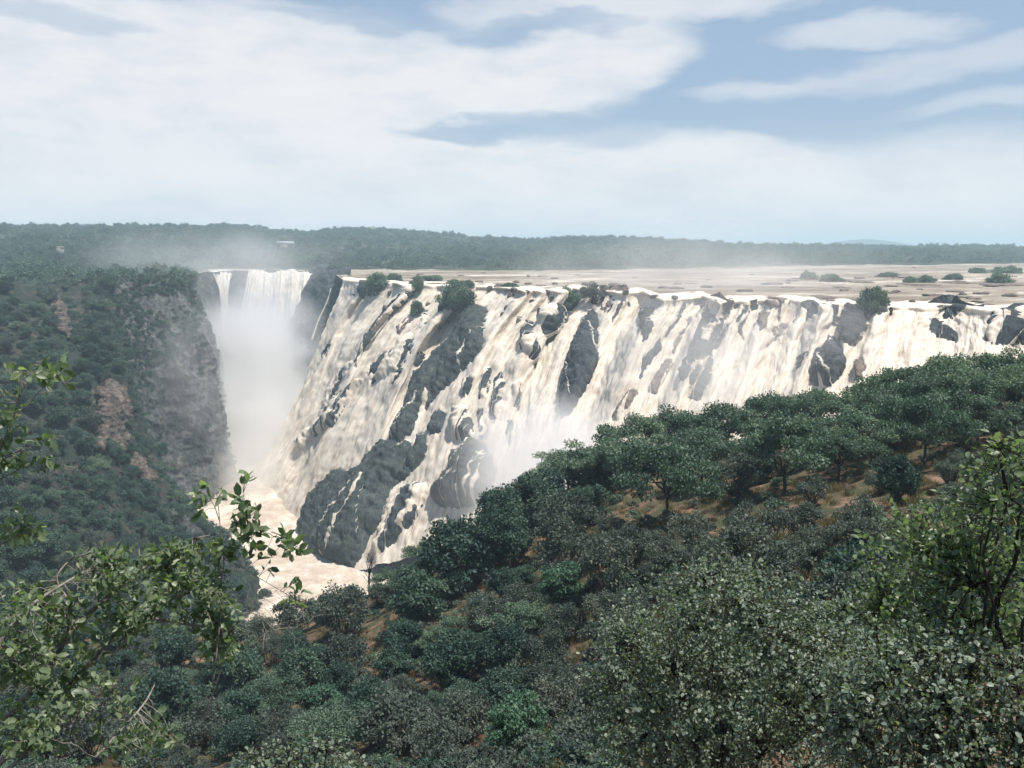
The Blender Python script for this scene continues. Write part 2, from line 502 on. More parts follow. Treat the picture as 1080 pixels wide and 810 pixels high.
rows.append(crow([(295,455,534),(330,490,448),(395,505,388),(525,490,350),(635,473,318),(745,460,282),(860,448,254),(975,435,236),(1100,430,222)], 3))
rows.append(crow([(262,505,510),(300,550,425),(360,605,352),(500,575,330),(615,540,300),(730,515,265),(850,490,238),(970,465,220),(1100,460,208)], 4))
ctrl = np.array(rows)
NU, NV = 720, 300
g = surf(ctrl, NV, NU)
um = np.cumsum(np.linalg.norm(np.diff(g, axis=1, prepend=g[:, :1]), axis=-1), 1)
um = np.broadcast_to(um[NV // 3][None], um.shape)
vm = np.cumsum(np.linalg.norm(np.diff(g, axis=0, prepend=g[:1]), axis=-1), 0)
N0 = normals(g)
GX, GY = to_px(g)
vfrac = np.linspace(0, 1, NV)[:, None] * np.ones((1, NU))
fall_w = sstep(0.12, 0.32, vfrac)
streak = .55 * fbm(np.stack([um * 0.17, vm * 0.022, 0 * um], -1), 3, 21) + .6 * fbm(np.stack([um * 0.5, vm * 0.05, 0 * um], -1), 3, 23)
bil = fbm(g * 0.11, 4, 31)
big = fbm(g * np.array([.03, .03, .03]), 3, 41)
ledge = fbm(np.stack([um * .05, vm * .12, 0 * um], -1), 3, 51)
base = g + N0 * ((big * 2.4 + ledge * .9) * fall_w)[..., None]
# polygons traced on the cascade: (outline, wetness, material, label)
ROCKS = [
 ([(378,291),(388,287),(410,294),(409,302),(398,311),(383,315),(377,308)], .35, 'rock_mossy', 'dark ledge rock under the leftmost lip bush of the main cascade'),
 ([(352,357),(344,364),(337,379),(342,376),(350,366)], .1, 'rock_wet', 'small dark sliver of rock in the leftmost white chute'),
 ([(435,299),(444,302),(432,313),(415,330),(403,345),(397,354),(392,363),(385,372),(378,381),(371,391),(375,376),(381,363),(387,351),(400,339),(412,326),(424,315)], .42, 'rock_mossy', 'long narrow dark rock band right of the leftmost white chute'),
 ([(450,326),(453,336),(443,345),(436,352),(434,364),(428,378),(418,389),(404,401),(390,405),(398,390),(408,375),(420,360),(432,350),(440,342)], .58, 'rock_wet', 'streaked dark rock band with thin white water threads, upper part of the cascade'),
 ([(408,367),(400,376),(391,384),(386,400),(398,393),(406,381)], .4, 'rock_wet', 'short streaked rock between the two long dark bands'),
 ([(375,400),(387,400),(372,415),(359,432),(349,450),(330,465),(314,481),(312,467),(330,446),(346,425),(362,410)], .62, 'rock_wet', 'long streaked tongue of rock ending in the foam of the plunge pool'),
 ([(497,323),(514,324),(515,341),(510,353),(507,367),(495,384),(484,393),(476,404),(463,418),(449,432),(441,449),(432,459),(424,468),(409,463),(415,449),(423,431),(428,418),(430,406),(436,395),(447,383),(459,373),(471,361),(483,341),(489,330)], .06, 'rock_mossy', 'longest dark slab of rock slanting down the middle of the cascade'),
 ([(395,471),(409,464),(424,470),(432,462),(436,475),(428,484),(424,492),(433,499),(420,508),(413,516),(408,535),(404,553),(390,569),(383,585),(371,600),(349,595),(330,594),(323,584),(315,565),(320,544),(329,523),(345,506),(356,495),(371,497),(384,490)], .04, 'rock_mossy', 'big rounded dark bluff standing in the pool at the foot of the cascade'),
 ([(441,455),(453,463),(452,478),(444,488),(434,497),(427,490),(430,480),(437,470)], .25, 'rock_mossy', 'dark boulder above the rounded bluff, between two white runnels'),
 ([(489,464),(504,466),(517,475),(522,494),(518,526),(504,534),(481,536),(462,534),(452,522),(456,510),(474,494),(478,479),(487,473)], .12, 'rock_mossy', 'grey dome of rock right of the bluff, one white trickle down its face'),
 ([(410,536),(420,520),(440,505),(452,512),(450,525),(440,545),(425,565),(410,580),(398,590),(392,580)], .50, 'rock_wet', 'broad wet apron of rock veined with white runnels at cascade foot'),
 ([(478,430),(488,426),(497,438),(498,462),(486,465),(473,463),(474,445)], .45, 'rock_mossy', 'greenish wet rock behind a thin curtain above the grey dome'),
 ([(489,398),(499,398),(498,412),(490,421),(486,412)], .4, 'rock_wet', 'small dark rock in the thin curtain beside the long slab'),
 ([(508,386),(518,388),(516,405),(512,422),(504,420),(507,402)], .45, 'rock_wet', 'narrow dark rock behind falling white threads in the cascade centre'),
 ([(504,430),(511,430),(511,452),(509,466),(503,464)], .4, 'rock_wet', 'narrow vertical strip of rock right of the greenish wet rock'),
 ([(533,444),(542,445),(543,458),(537,468),(532,458)], .4, 'rock_wet', 'small grey rock showing through veil above the white mist basin'),
 ([(455,440),(464,430),(472,436),(468,455),(458,462),(450,455)], .5, 'rock_wet', 'veined wet rock left of the greenish rock, under thin white water'),
 ([(556,336),(562,339),(564,352),(568,370),(565,388),(558,382),(549,370),(549,355),(553,345)], .3, 'rock_wet', 'slim spearhead of dark rock left of the triangular rock'),
 ([(566,336),(570,327),(578,318),(604,321),(605,331),(598,343),(586,354),(578,363),(572,364),(572,349)], .34, 'rock_wet', 'triangular dark rock under two green bushes at the falls lip'),
 ([(625,324),(630,334),(631,361),(631,385),(618,410),(601,435),(591,441),(590,410),(600,375),(610,345)], .03, 'rock_wet', 'tall dark blade of rock standing out mid falls'),
 ([(650,320),(660,314),(657,323),(648,336),(643,349),(646,333)], .2, 'rock_wet', 'small pointed dark rock at the lip right of the tall blade'),
 ([(636,310),(646,311),(643,322),(637,331),(633,324)], .45, 'rock_river', 'brownish streaked rock at lip just right of the green bushes'),
 ([(674,324),(681,323),(688,325),(690,345),(683,358),(678,363),(677,349),(674,333)], .1, 'rock_mossy', 'upright oval dark rock in a white curtain right of the tall blade'),
 ([(699,355),(698,370),(689,380),(679,392),(672,407),(675,389),(677,377),(689,367)], .08, 'rock_wet', 'slanting dark wedge of rock below the upright oval rock'),
 ([(723,318),(727,320),(716,338),(702,357),(698,355),(712,337)], .35, 'rock_wet', 'thin slanting rock rib running up to the lip above the wedge'),
 ([(750,312),(762,313),(744,328),(734,336),(723,348),(714,364),(709,378),(711,360),(723,338),(738,322)], .62, 'rock_river', 'long hazy brown rib of rock with water threads, right half of falls'),
 ([(752,335),(763,335),(769,341),(767,352),(757,364),(744,373),(732,383),(724,398),(717,405),(716,390),(729,377),(735,365),(744,350)], .22, 'rock_wet', 'biggest grey rock seen through spray in the right half of falls'),
 ([(735,355),(744,341),(746,346),(738,360)], .2, 'rock_wet', 'small grey rock touching the biggest spray-veiled rock'),
 ([(748,373),(755,377),(752,395),(745,411),(735,424),(726,418),(728,392)], .5, 'rock_wet', 'veined rock below the biggest spray-veiled rock, crossed by white threads'),
 ([(788,320),(791,328),(783,343),(785,362),(778,352),(776,338)], .15, 'rock_wet', 'narrow veiled rock right of the biggest spray-veiled rock'),
 ([(800,322),(812,315),(827,313),(828,320),(815,326)], .15, 'rock_river', 'flat veiled rock lying at the lip in the spray'),
 ([(800,330),(812,328),(810,345),(803,350)], .2, 'rock_river', 'small veiled rock just under the flat lip rock'),
 ([(846,320),(852,315),(862,317),(864,329),(856,339),(849,332)], .06, 'rock_wet', 'five sided grey rock at the lip left of the lone tree'),
 ([(890,323),(896,318),(907,323),(911,332),(908,351),(902,365),(889,362),(884,354),(886,340)], .10, 'rock_wet', 'block of dark rock hanging below the lone tree on the lip'),
 ([(921,319),(935,318),(933,328),(927,335),(921,328)], .1, 'rock_mossy', 'dark rock knob holding the roots of the lone tree'),
 ([(858,369),(870,363),(880,354),(888,363),(891,375),(890,392),(884,402),(874,408),(859,406),(852,390)], .10, 'rock_wet', 'broad grey rock low in the falls just above the hillside trees'),
 ([(900,382),(908,376),(913,388),(909,402),(901,402)], .3, 'rock_river', 'small brown rock at the foot of falls beside the ridge trees'),
 ([(994,328),(1005,320),(1021,321),(1020,328),(1012,331),(1007,341),(996,338)], .12, 'rock_wet', 'dark angular rock on the right lip with a white notch'),
 ([(977,338),(985,337),(1000,349),(1011,353),(1008,362),(982,362)], .15, 'rock_wet', 'dark rock half hidden by ridge trees under the angular lip rock'),
 ([(1050,322),(1068,317),(1098,320),(1098,368),(1040,362),(1044,338)], .42, 'rock_wet', 'dark craggy rock laced with white water at the right end of falls'),
 ([(1072,318),(1085,314),(1097,316),(1096,324),(1078,325)], .1, 'rock_wet', 'dark ledge topping the craggy rock at the right end'),
 ([(520,398),(528,392),(534,405),(531,430),(524,448),(517,440),(519,418)], .55, 'rock_wet', 'long streaked rock behind the veil, right of the falls centre strip'),
 ([(540,405),(549,400),(553,418),(547,436),(541,428)], .6, 'rock_wet', 'streaked rock behind the veil above the white mist basin, rightmost of three'),
 ([(447,395),(458,388),(468,392),(460,406),(450,415),(443,410)], .5, 'rock_wet', 'veined rock hugging the right foot of the long slab'),
 ([(355,395),(366,382),(374,380),(366,396),(352,418),(338,440),(334,436),(344,414)], .65, 'rock_wet', 'thin streaked rock rib between the leftmost chute and the long streaked tongue'),
 ([(392,345),(404,332),(412,330),(404,342),(394,358),(386,366),(384,358)], .55, 'rock_river', 'veined brown rock in the left chute beside the narrow dark band'),
 ([(655,420),(668,408),(676,412),(664,430),(650,445),(645,438)], .55, 'rock_river', 'veined hazy rock low in the falls below the dark wedge'),
 ([(690,395),(703,378),(712,382),(704,398),(690,418),(682,412)], .55, 'rock_river', 'veined hazy rock right of the dark wedge'),
 ([(815,345),(826,338),(832,346),(824,358),(814,356)], .4, 'rock_river', 'small hazy rock left of the five sided grey rock'),
 ([(418,345),(428,338),(438,336),(430,346),(421,354)], .35, 'rock_river', 'brown stone among rapids between the two upper dark bands'),
 ([(487,303),(497,312),(486,322),(474,328),(462,326),(470,315)], .3, 'rock_mossy', 'bushy dark ledge in the rapids above the long slab'),
]
TRICKLES = [
 ([(392,508),(387,522),(379,541),(370,553),(364,568),(358,588)], 1.5), ([(382,512),(374,530),(364,545),(354,563),(350,590)], 1.0),
 ([(394,520),(390,535),(388,552),(384,570)], .8), ([(382,512),(384,508)], .8),
 ([(499,466),(496,476),(486,488),(482,496),(485,502),(478,510),(475,520),(472,538)], 1.1),
 ([(428,442),(423,452),(416,456),(415,462)], 1.0), ([(446,421),(437,434),(430,440)], .9),
 ([(454,418),(446,432),(438,452),(431,466),(427,472)], 2.0),
 ([(624,330),(619,350),(610,370),(606,395),(604,420)], .9), ([(627,345),(629,370),(630,388)], .8),
 ([(872,364),(877,380),(879,396),(876,408)], 1.6), ([(893,338),(894,345)], .7), ([(901,345),(902,356)], .7),
 ([(470,462),(458,475),(449,488),(441,499),(430,515),(418,540),(410,560),(398,578),(388,600)], 6.0),
 ([(452,500),(444,520),(436,540),(425,556)], 3.0), ([(455,462),(452,480),(446,495)], 4.0),
 ([(497,388),(490,400),(478,416)], 1.0), ([(578,330),(582,342),(580,352)], .8), ([(588,330),(586,345)], .7),
]
jx = GX + 3.0 * fbm(g * 0.12, 3, 61) + 2.4 * fbm(g * .5, 3, 62)
jy = GY + 3.0 * fbm(g * 0.12, 3, 71) + 2.4 * fbm(g * .5, 3, 72)
mpp = g[..., 1] / F                        # metres per pixel
rock_top = np.full((NV, NU), -1e3); wet = np.zeros((NV, NU)); insd = np.full((NV, NU), -50.0)
strand_n = 0.5 + 0.5 * fbm(np.stack([um * .36 + 1.8 * fbm(g * .05, 2, 66), vm * .020, 0 * um], -1), 4, 81, .6)
_r = np.empty(strand_n.size); _r[np.argsort(strand_n.ravel())] = np.linspace(0, 1, strand_n.size); strand_n = _r.reshape(strand_n.shape)
rr_ = ridged(np.stack([um * .16, vm * .05, 0 * um], -1), 4, 91) * 1.3 + ridged(g * np.array([.5, .5, .25]), 3, 95) * 1.2
rock_jobs = []
for poly, wt, mt, lab in ROCKS:
    pa = np.array(poly, float); x0, y0_ = pa.min(0) - 6; x1, y1_ = pa.max(0) + 6
    sel = (jx > x0) & (jx < x1) & (jy > y0_) & (jy < y1_)
    sd = np.full((NV, NU), -50.0); sd[sel] = poly_sd(jx[sel], jy[sel], poly)
    sd = np.where(sd > -49, sd - .7, sd)
    smax = max(sd.max(), .5)
    H = min(7.0, 0.48 * smax * 0.5 + 1.3)
    sdm = sd * mpp
    up = np.where(sd > 0, H * (1 - np.exp(-np.maximum(sdm, 0) / (H * .45))) + rr_ * sstep(0, 3, sdm) * min(1.2, H / 3.), sdm * 1.2)
    lipf = sstep(.17, .52, vfrac)
    up = np.where(up > .5, .5 + (up - .5) * lipf, up)
    m_ = (sd > -2.6) & (vfrac > .16)
    rock_jobs.append((m_, up, mt, lab))
    better = (sd > 0) & (up > rock_top) & (vfrac > .16)
    rock_top = np.where(better, up, rock_top); wet = np.where(better, wt, wet); insd = np.maximum(insd, np.where(vfrac > .16, sd, -50))
fine = fbm(g * np.array([.35, .35, .22]), 3, 35)
lump = np.maximum(0, fbm(np.stack([um * .10, vm * .05, 0 * um], -1), 4, 37) - .05)      # standing heaps of white water
water = (streak * .65 + bil * (.3 + .3 * sstep(.35, .9, vfrac)) + lump * 1.8 + .36 * fbm(np.stack([um * 1.1, vm * .13, 0 * um], -1), 3, 43)) * fall_w + bil * .45
inside = insd > 0
# thin threads of water over the rocks
th = sstep(.93 - wet, 1.05 - wet, strand_n) * (wet > .045)
for pts, w in TRICKLES:
    d = line_d(GX + 1.2 * fbm(g * .25, 3, 63), GY, pts)
    ww = w * (0.75 + 0.5 * noise3(g * .15, 64))
    th = np.maximum(th, 1 - sstep(ww * .6, ww * 1.1, d))
wr = np.where(th > .02, rock_top - 1.3 + 1.5 * th, rock_top - 1.3)
water = np.where(inside, np.minimum(np.maximum(wr, -6), 20), water)
wv = base + N0 * water[..., None]
uvw = np.stack([um.ravel(), vm.ravel()], -1)
me = np_mesh('waterfall', wv.reshape(-1, 3), [grid_faces(NV, NU)], uv=uvw, smooth=True)
tag(link('waterfall', me, M['fall']), 'wide muddy white main cascade pouring over dark rock into the gorge', kind='structure')
for m_, up, mt, lab in rock_jobs:
    f = grid_faces(NV, NU, m_.ravel())
    keep = np.unique(f); idx = np.full(NV * NU, -1); idx[keep] = np.arange(len(keep))
    v = (base + N0 * up[..., None]).reshape(-1, 3)[keep]
    v = np.where(np.isfinite(v), v, 0)
    f = idx[f]
    # close the body: an inner copy sunk behind the water
    n = len(v); cen = v.mean(0)
    back = v - N0.reshape(-1, 3)[keep] * 0 ; back = back + (N0.reshape(-1, 3)[keep] * (-(np.maximum(up.reshape(-1)[keep], 0) + 5.0))[:, None])
    e = {}
    for quad in f:
        for k in range(4):
            a_, b_ = int(quad[k]), int(quad[(k + 1) % 4])
            if (b_, a_) in e: del e[(b_, a_)]
            else: e[(a_, b_)] = 1
    side = np.array([[b_, a_, a_ + n, b_ + n] for a_, b_ in e], int) if e else np.zeros((0, 4), int)
    c0 = v.mean(0); c0[2] = v[:, 2].min()
    me = np_mesh('rock_outcrop', np.concatenate([v, back]) - c0, [f, f[:, ::-1] + n, side], smooth=False)
    o = link('rock_outcrop', me, M[mt]); o.location = c0
    tag(o, lab, 'rock', 'rocks showing through the cascade')

# ------------------------------------------------------------------ distant falls and cliffs
def cliff_sheet(name, rows, nv, nu, mat, label, amp=4.0, seed=0, kind='structure', strata=(1, 1, 1), ret=False, edge_fade=True, mat_name=None):
    g = surf(rows_px(rows), nv, nu)
    n = normals(g)
    s = np.array(strata)
    d = ridged(g * .03 * s, 4, seed) * amp + fbm(g * .12 * s, 4, seed + 5) * amp * .45 + ridged(g * .3 * s, 4, seed + 9) * amp * .26
    g = g + n * d[..., None]
    me = np_mesh(name, g.reshape(-1, 3), [grid_faces(nv, nu)], smooth=False)
    o = tag(link(name, me, M[mat]), label, kind=kind)
    if ret: return o, g
    return o

gorge_cliff, gc = cliff_sheet('cliff', [
 [(40,304,470),(75,302,480),(110,301,488),(155,301,500),(184,304,520),(198,312,565),(206,314,660)],
 [(40,360,420),(75,360,435),(115,355,450),(165,355,468),(207,357,498),(216,354,560),(219,352,660)],
 [(40,430,400),(75,430,415),(115,430,428),(172,430,450),(226,435,490),(231,432,560),(233,430,660)],
 [(40,500,395),(75,500,405),(120,500,418),(178,500,440),(235,500,487),(238,500,560),(239,500,660)],
 [(40,570,385),(75,570,395),(120,568,405),(180,560,425),(232,548,478),(240,545,560),(241,545,660)]], 290, 260, 'rock_grey',
 'sheer grey rock wall of the gorge left of the plunge pool', amp=6.5, seed=101, strata=(1.3, .9, .75), ret=True)
cliff_sheet('cliff', [
 [(165,289,600),(205,289,690),(218,288,720),(226,287,795),(245,286.5,850),(265,286.5,866),(300,286.5,868),(345,288,850),(362,290,790),(375,292,700)],
 [(165,320,590),(205,320,670),(219,320,700),(228,320,775),(246,318,825),(265,318,840),(300,318,842),(340,320,820),(350,322,765),(360,325,680)],
 [(165,360,580),(205,360,660),(221,360,690),(230,360,765),(246,355,815),(265,352,828),(300,352,828),(330,355,800),(338,360,750),(348,362,660)],
 [(165,430,570),(205,430,640),(222,430,680),(232,425,745),(246,420,790),(265,420,800),(300,420,800),(320,420,780),(328,425,730),(332,430,640)]], 90, 160, 'rock_grey',
 'hazy far wall at the head of the gorge behind the spray', amp=5, seed=131, strata=(1.2, .8, .9))

def fall_sheet(rows, nv, nu, label, amp=2.0, seed=0):
    g = surf(rows_px(rows), nv, nu)
    um = np.cumsum(np.linalg.norm(np.diff(g, axis=1, prepend=g[:, :1]), axis=-1), 1); um = np.broadcast_to(um[nv // 2][None], um.shape)
    vm = np.cumsum(np.linalg.norm(np.diff(g, axis=0, prepend=g[:1]), axis=-1), 0)
    n = normals(g)
    d = fbm(np.stack([um * .16, vm * .012, 0 * um], -1), 4, seed) * amp * 1.6 + fbm(g * .1, 3, seed + 3) * amp * .5
    g = g + n * (d * sstep(0, .12, np.linspace(0, 1, nv))[:, None])[..., None]
    me = np_mesh('waterfall', g.reshape(-1, 3), [grid_faces(nv, nu)], uv=np.stack([um.ravel(), vm.ravel()], -1), smooth=True)
    return tag(link('waterfall', me, M['fall_far']), label, kind='structure')
fall_sheet([
 [(262,285.6,872),(280,285.6,880),(300,285.6,882),(320,286,878),(338,286.5,866)],
 [(262,288,850),(280,288,852),(300,288,852),(320,288,848),(338,289,838)],
 [(258,306,828),(278,306,830),(299,306,830),(319,306,826),(335,307,814)],
 [(250,350,806),(272,350,808),(297,350,808),(316,350,800),(328,350,790)],
 [(242,425,770),(268,425,772),(295,425,772),(312,425,768),(322,425,762)]], 120, 150,
 'tall far curtain of white water dropping into spray left of the main cascade', 2.6, 141)
fall_sheet([
 [(216,285.6,770),(230,285.6,835),(246,285.6,862)],
 [(222,288,765),(233,288,805),(245,288,838)],
 [(228,300,758),(236,300,785),(243,299,820)],
 [(231,315,750),(236,315,770),(240,315,800)],
 [(233,345,745),(236,345,760),(239,345,785)]], 60, 40,
 'small far tongue of white water at the head of the gorge', 1.5, 151)

# dark promontory between the far curtain and the main cascade
poly = [(338,283),(367,285),(366,297),(356,320),(346,345),(336,367),(331,379),(312,389),(294,380),(290,360),(304,347),(315,330),(325,305)]
gy, gx = np.mgrid[278:396:150j, 284:374:120j]
sd = poly_sd(gx + 2.5 * fbm(np.stack([gx * .12, gy * .12, 0 * gx], -1), 3, 5), gy + 2.5 * fbm(np.stack([gx * .12, gy * .12, 0 * gx + 9], -1), 3, 6), poly)
depth = 770 - (gy - 285) * 0.75 + (gx - 330) * -0.9
depth = np.where(sd > 0, depth - 30 * (1 - np.exp(-np.maximum(sd, 0) / 9)), depth + np.minimum(-sd, 8) * 7)
pp = P(gx, gy, depth)
pp = pp + normals(pp) * ((ridged(pp * np.array([.06, .04, .03]), 4, 8) * 4 + fbm(pp * .2, 3, 9) * 1.6) * (sd > 0))[..., None]
f = grid_faces(150, 120, (sd > -4).ravel())
keep = np.unique(f); idx = np.full(150 * 120, -1); idx[keep] = np.arange(len(keep))
c0 = pp.reshape(-1, 3)[keep].mean(0); c0[2] = -100
o = link('rock_promontory', np_mesh('rock_promontory', pp.reshape(-1, 3)[keep] - c0, [idx[f]]), M['rock_wet']); o.location = c0
tag(o, 'dark rock headland between the far curtain and the main cascade', 'rock')
# a thread of water down the promontory
ln = np.array([(349,304),(346,315),(341,327),(335,340),(331,352),(329,358)], float)
dd = 770 - (ln[:, 1] - 285) * .75 - (ln[:, 0] - 330) * .9 - 33
v, qf = tubes([(catmull(P(ln[:, 0], ln[:, 1], dd), 24, 0), np.linspace(.35, .9, 24) * (.6 + .8 * noise3(np.linspace(0, 9, 24)[:, None] * np.ones(3), 3)))], 6)
tag(link('waterfall', np_mesh('waterfall', v, [qf], uv=np.stack([v[:, 0], v[:, 2]], -1), smooth=True), M['fall_far']), 'thin white thread of water down the dark headland', kind='structure')

# plunge pool
xs = np.linspace(-330, 120, 230); ys = np.linspace(150, 860, 300)
X, Y = np.meshgrid(xs, ys)
Z = -110 + fbm(np.stack([X, Y, 0 * X], -1) * .05, 4, 15) * 2.6 + fbm(np.stack([X, Y, 0 * X], -1) * .2, 3, 16) * .9
me = np_mesh('pool', np.stack([X, Y, Z], -1).reshape(-1, 3), [grid_faces(300, 230)], smooth=True)
tag(link('pool', me, M['pool']), 'foaming cream coloured plunge pool at the foot of the falls', kind='structure')

# ------------------------------------------------------------------ left gorge slope (spur)
left_rows = [
 [(-260,305,395),(-150,306,400),(-60,305,412),(0,303,425),(40,303,445),(75,302,462),(100,302,472),(112,303,480),(116,304,500),(118,305,540)],
 [(-260,350,330),(-150,350,340),(-60,350,350),(0,350,358),(45,352,368),(80,354,378),(105,356,388),(117,358,396),(123,360,425),(125,362,480)],
 [(-260,420,240),(-150,420,260),(-60,420,275),(0,420,288),(50,420,302),(88,420,318),(118,420,332),(132,424,342),(139,426,380),(141,428,440)],
 [(-260,500,180),(-150,500,200),(-60,500,215),(0,500,230),(55,500,250),(105,500,275),(145,500,305),(163,502,320),(171,504,360),(174,506,420)],
 [(-260,590,140),(-150,590,158),(-60,590,172),(0,590,188),(65,590,212),(130,586,245),(190,578,290),(225,572,318),(236,574,360),(240,576,410)],
 [(-260,680,112),(-150,680,128),(-60,680,142),(0,680,158),(75,676,182),(150,664,222),(222,648,280),(270,626,322),(283,624,360),(288,622,410)],
 [(-260,790,95),(-150,790,108),(-60,790,120),(0,790,135),(80,780,160),(165,755,200),(245,712,262),(292,668,322),(300,660,360),(306,655,410)]]
lg = surf(rows_px(left_rows), 230, 210)
n = normals(lg)
d = fbm(lg * .035, 4, 201) * 5 + ridged(lg * .09, 4, 205) * 2.2
lg = lg + n * d[..., None]
me = np_mesh('hillside', lg.reshape(-1, 3), [grid_faces(230, 210)], smooth=True)
left_hill = tag(link('hillside', me, M['slope']), 'steep scrub covered gorge side on the left', kind='structure')
left_bvh = BVHTree.FromPolygons([tuple(p) for p in lg.reshape(-1, 3)], grid_faces(230, 210).tolist())

# ------------------------------------------------------------------ near hillside
pxc = np.array([-250, 0, 200, 350, 450, 550, 650, 750, 850, 950, 1100, 1350, 1800, 2600], float)
def zrow(Y, tab):
    t = np.array(tab, float)
    py = np.interp(pxc, t[:, 0], t[:, 1])
    r = ray(pxc, py)
    return np.stack([(pxc - 540) / F / CP * Y + 0 * py, Y + 0 * py, CAMZ + r[:, 2] * Y], -1)
def wrow(Y, spread, zs, pxz):
    z = np.interp(pxc, pxz, zs)
    return np.stack([(pxc - 540) / F * spread, np.full(len(pxc), float(Y)), z], -1)
near_rows = [
 wrow(-25, 60, [10, 12, 19, 21, 24], [-250, 200, 540, 800, 1350]),
 wrow(-2, 45, [8, 11, 18.2, 18.6, 21], [-250, 200, 540, 800, 1350]),
 wrow(5, 34, [4, 8, 15.5, 16.0, 19], [-250, 200, 540, 800, 1350]),
 wrow(16, 36, [-2, 0, 5, 9, 13.5], [-250, 200, 540, 800, 1350]),
 zrow(32, [(-250, 870), (200, 880), (500, 870), (700, 780), (850, 690), (1000, 610), (1350, 560)]),
 zrow(55, [(-250, 820), (200, 830), (300, 820), (450, 800), (600, 740), (750, 640), (900, 568), (1050, 520), (1350, 500)]),
 zrow(80, [(-250, 760), (200, 765), (280, 748), (400, 712), (530, 655), (640, 590), (760, 560), (900, 518), (1050, 472), (1350, 440)]),
 zrow(105, [(-250, 700), (200, 702), (300, 684), (400, 645), (500, 598), (620, 545), (760, 508), (900, 470), (1050, 425), (1350, 395)]),
 zrow(128, [(-250, 668), (200, 672), (290, 660), (385, 633), (430, 606), (500, 561), (600, 519), (700, 496), (800, 477), (900, 464), (1000, 446), (1100, 432), (1350, 418)]),
]
# crest rolls over and falls into the gorge
crest = near_rows[-1]
near_rows.append(crest * [1, 1, 1] + np.stack([0 * pxc, 0 * pxc + 14, np.interp(pxc, [-250, 300, 600, 900, 1350], [-9, -9, -6, -1.8, -1])], -1))
near_rows.append(crest + np.stack([0 * pxc, 0 * pxc + 32, np.interp(pxc, [-250, 300, 600, 900, 1350], [-30, -32, -26, -9, -4.0])], -1))
near_rows.append(crest + np.stack([0 * pxc, 0 * pxc + 62, np.interp(pxc, [-250, 300, 600, 900, 1350], [-78, -80, -80, -50, -14])], -1))
near_rows.append(crest + np.stack([0 * pxc, 0 * pxc + 90, np.interp(pxc, [-250, 300, 600, 900, 1350], [-110, -110, -115, -115, -30])], -1))
ng = surf(np.array(near_rows), 260, 330)
hn = fbm(ng * .06, 4, 301) * .8 + fbm(ng * .35, 4, 305) * .3 + np.maximum(0, ridged(ng * .16, 3, 309) - .25) * .9
fade = sstep(3, 25, np.hypot(ng[..., 0], ng[..., 1]))
ng[..., 2] += hn * fade
me = np_mesh('hillside', ng.reshape(-1, 3), [grid_faces(260, 330)], smooth=True)
near_hill = tag(link('hillside', me, M['dirt']), 'red earth bushy slope in front of the gorge', kind='structure')
near_bvh = BVHTree.FromPolygons([tuple(p) for p in ng.reshape(-1, 3)], grid_faces(260, 330).tolist())

def hit(bvh, px, py):
    d = Vector(ray(px, py)).normalized()
    h = bvh.ray_cast(Vector((0, 0, CAMZ)), d, 2000)
    return h[0]
def drop(bvh, x, y):
    h = bvh.ray_cast(Vector((x, y, 400)), Vector((0, 0, -1)), 1000)
    return h[0]

# ------------------------------------------------------------------ tree prototypes
def ball(n, rng, shell=0.5):
    v = unit(rng.normal(size=(n, 3)))
    return v * (shell + (1 - shell) * rng.random((n, 1))) if shell else v * rng.random((n, 1)) ** (1 / 3)

def crown_from_clumps(cen, rad, per, size, rng, up=0.5):
    """leaf faces spread through clumps; returns verts, faces, tint"""
    K = len(cen)
    c = np.repeat(cen, per, 0); r = np.repeat(rad, per, 0)
    o = ball(K * per, rng, 0.35)
    p = c + o * r
    nrm = unit(o + rng.normal(0, .7, o.shape) + [0, 0, up])
    ax = unit(rng.normal(size=o.shape) + o * .5)
    s = size * rng.uniform(.6, 1.4, len(p))
    v, f = leaf_quads(p, ax, nrm, s, s * rng.uniform(.45, .8, len(p)))
    ct = np.repeat(rng.uniform(.15, .75, K), per)
    tint = np.clip(ct + rng.normal(0, .16, len(p)), 0, 1)
    return v, f, np.repeat(tint, 4)

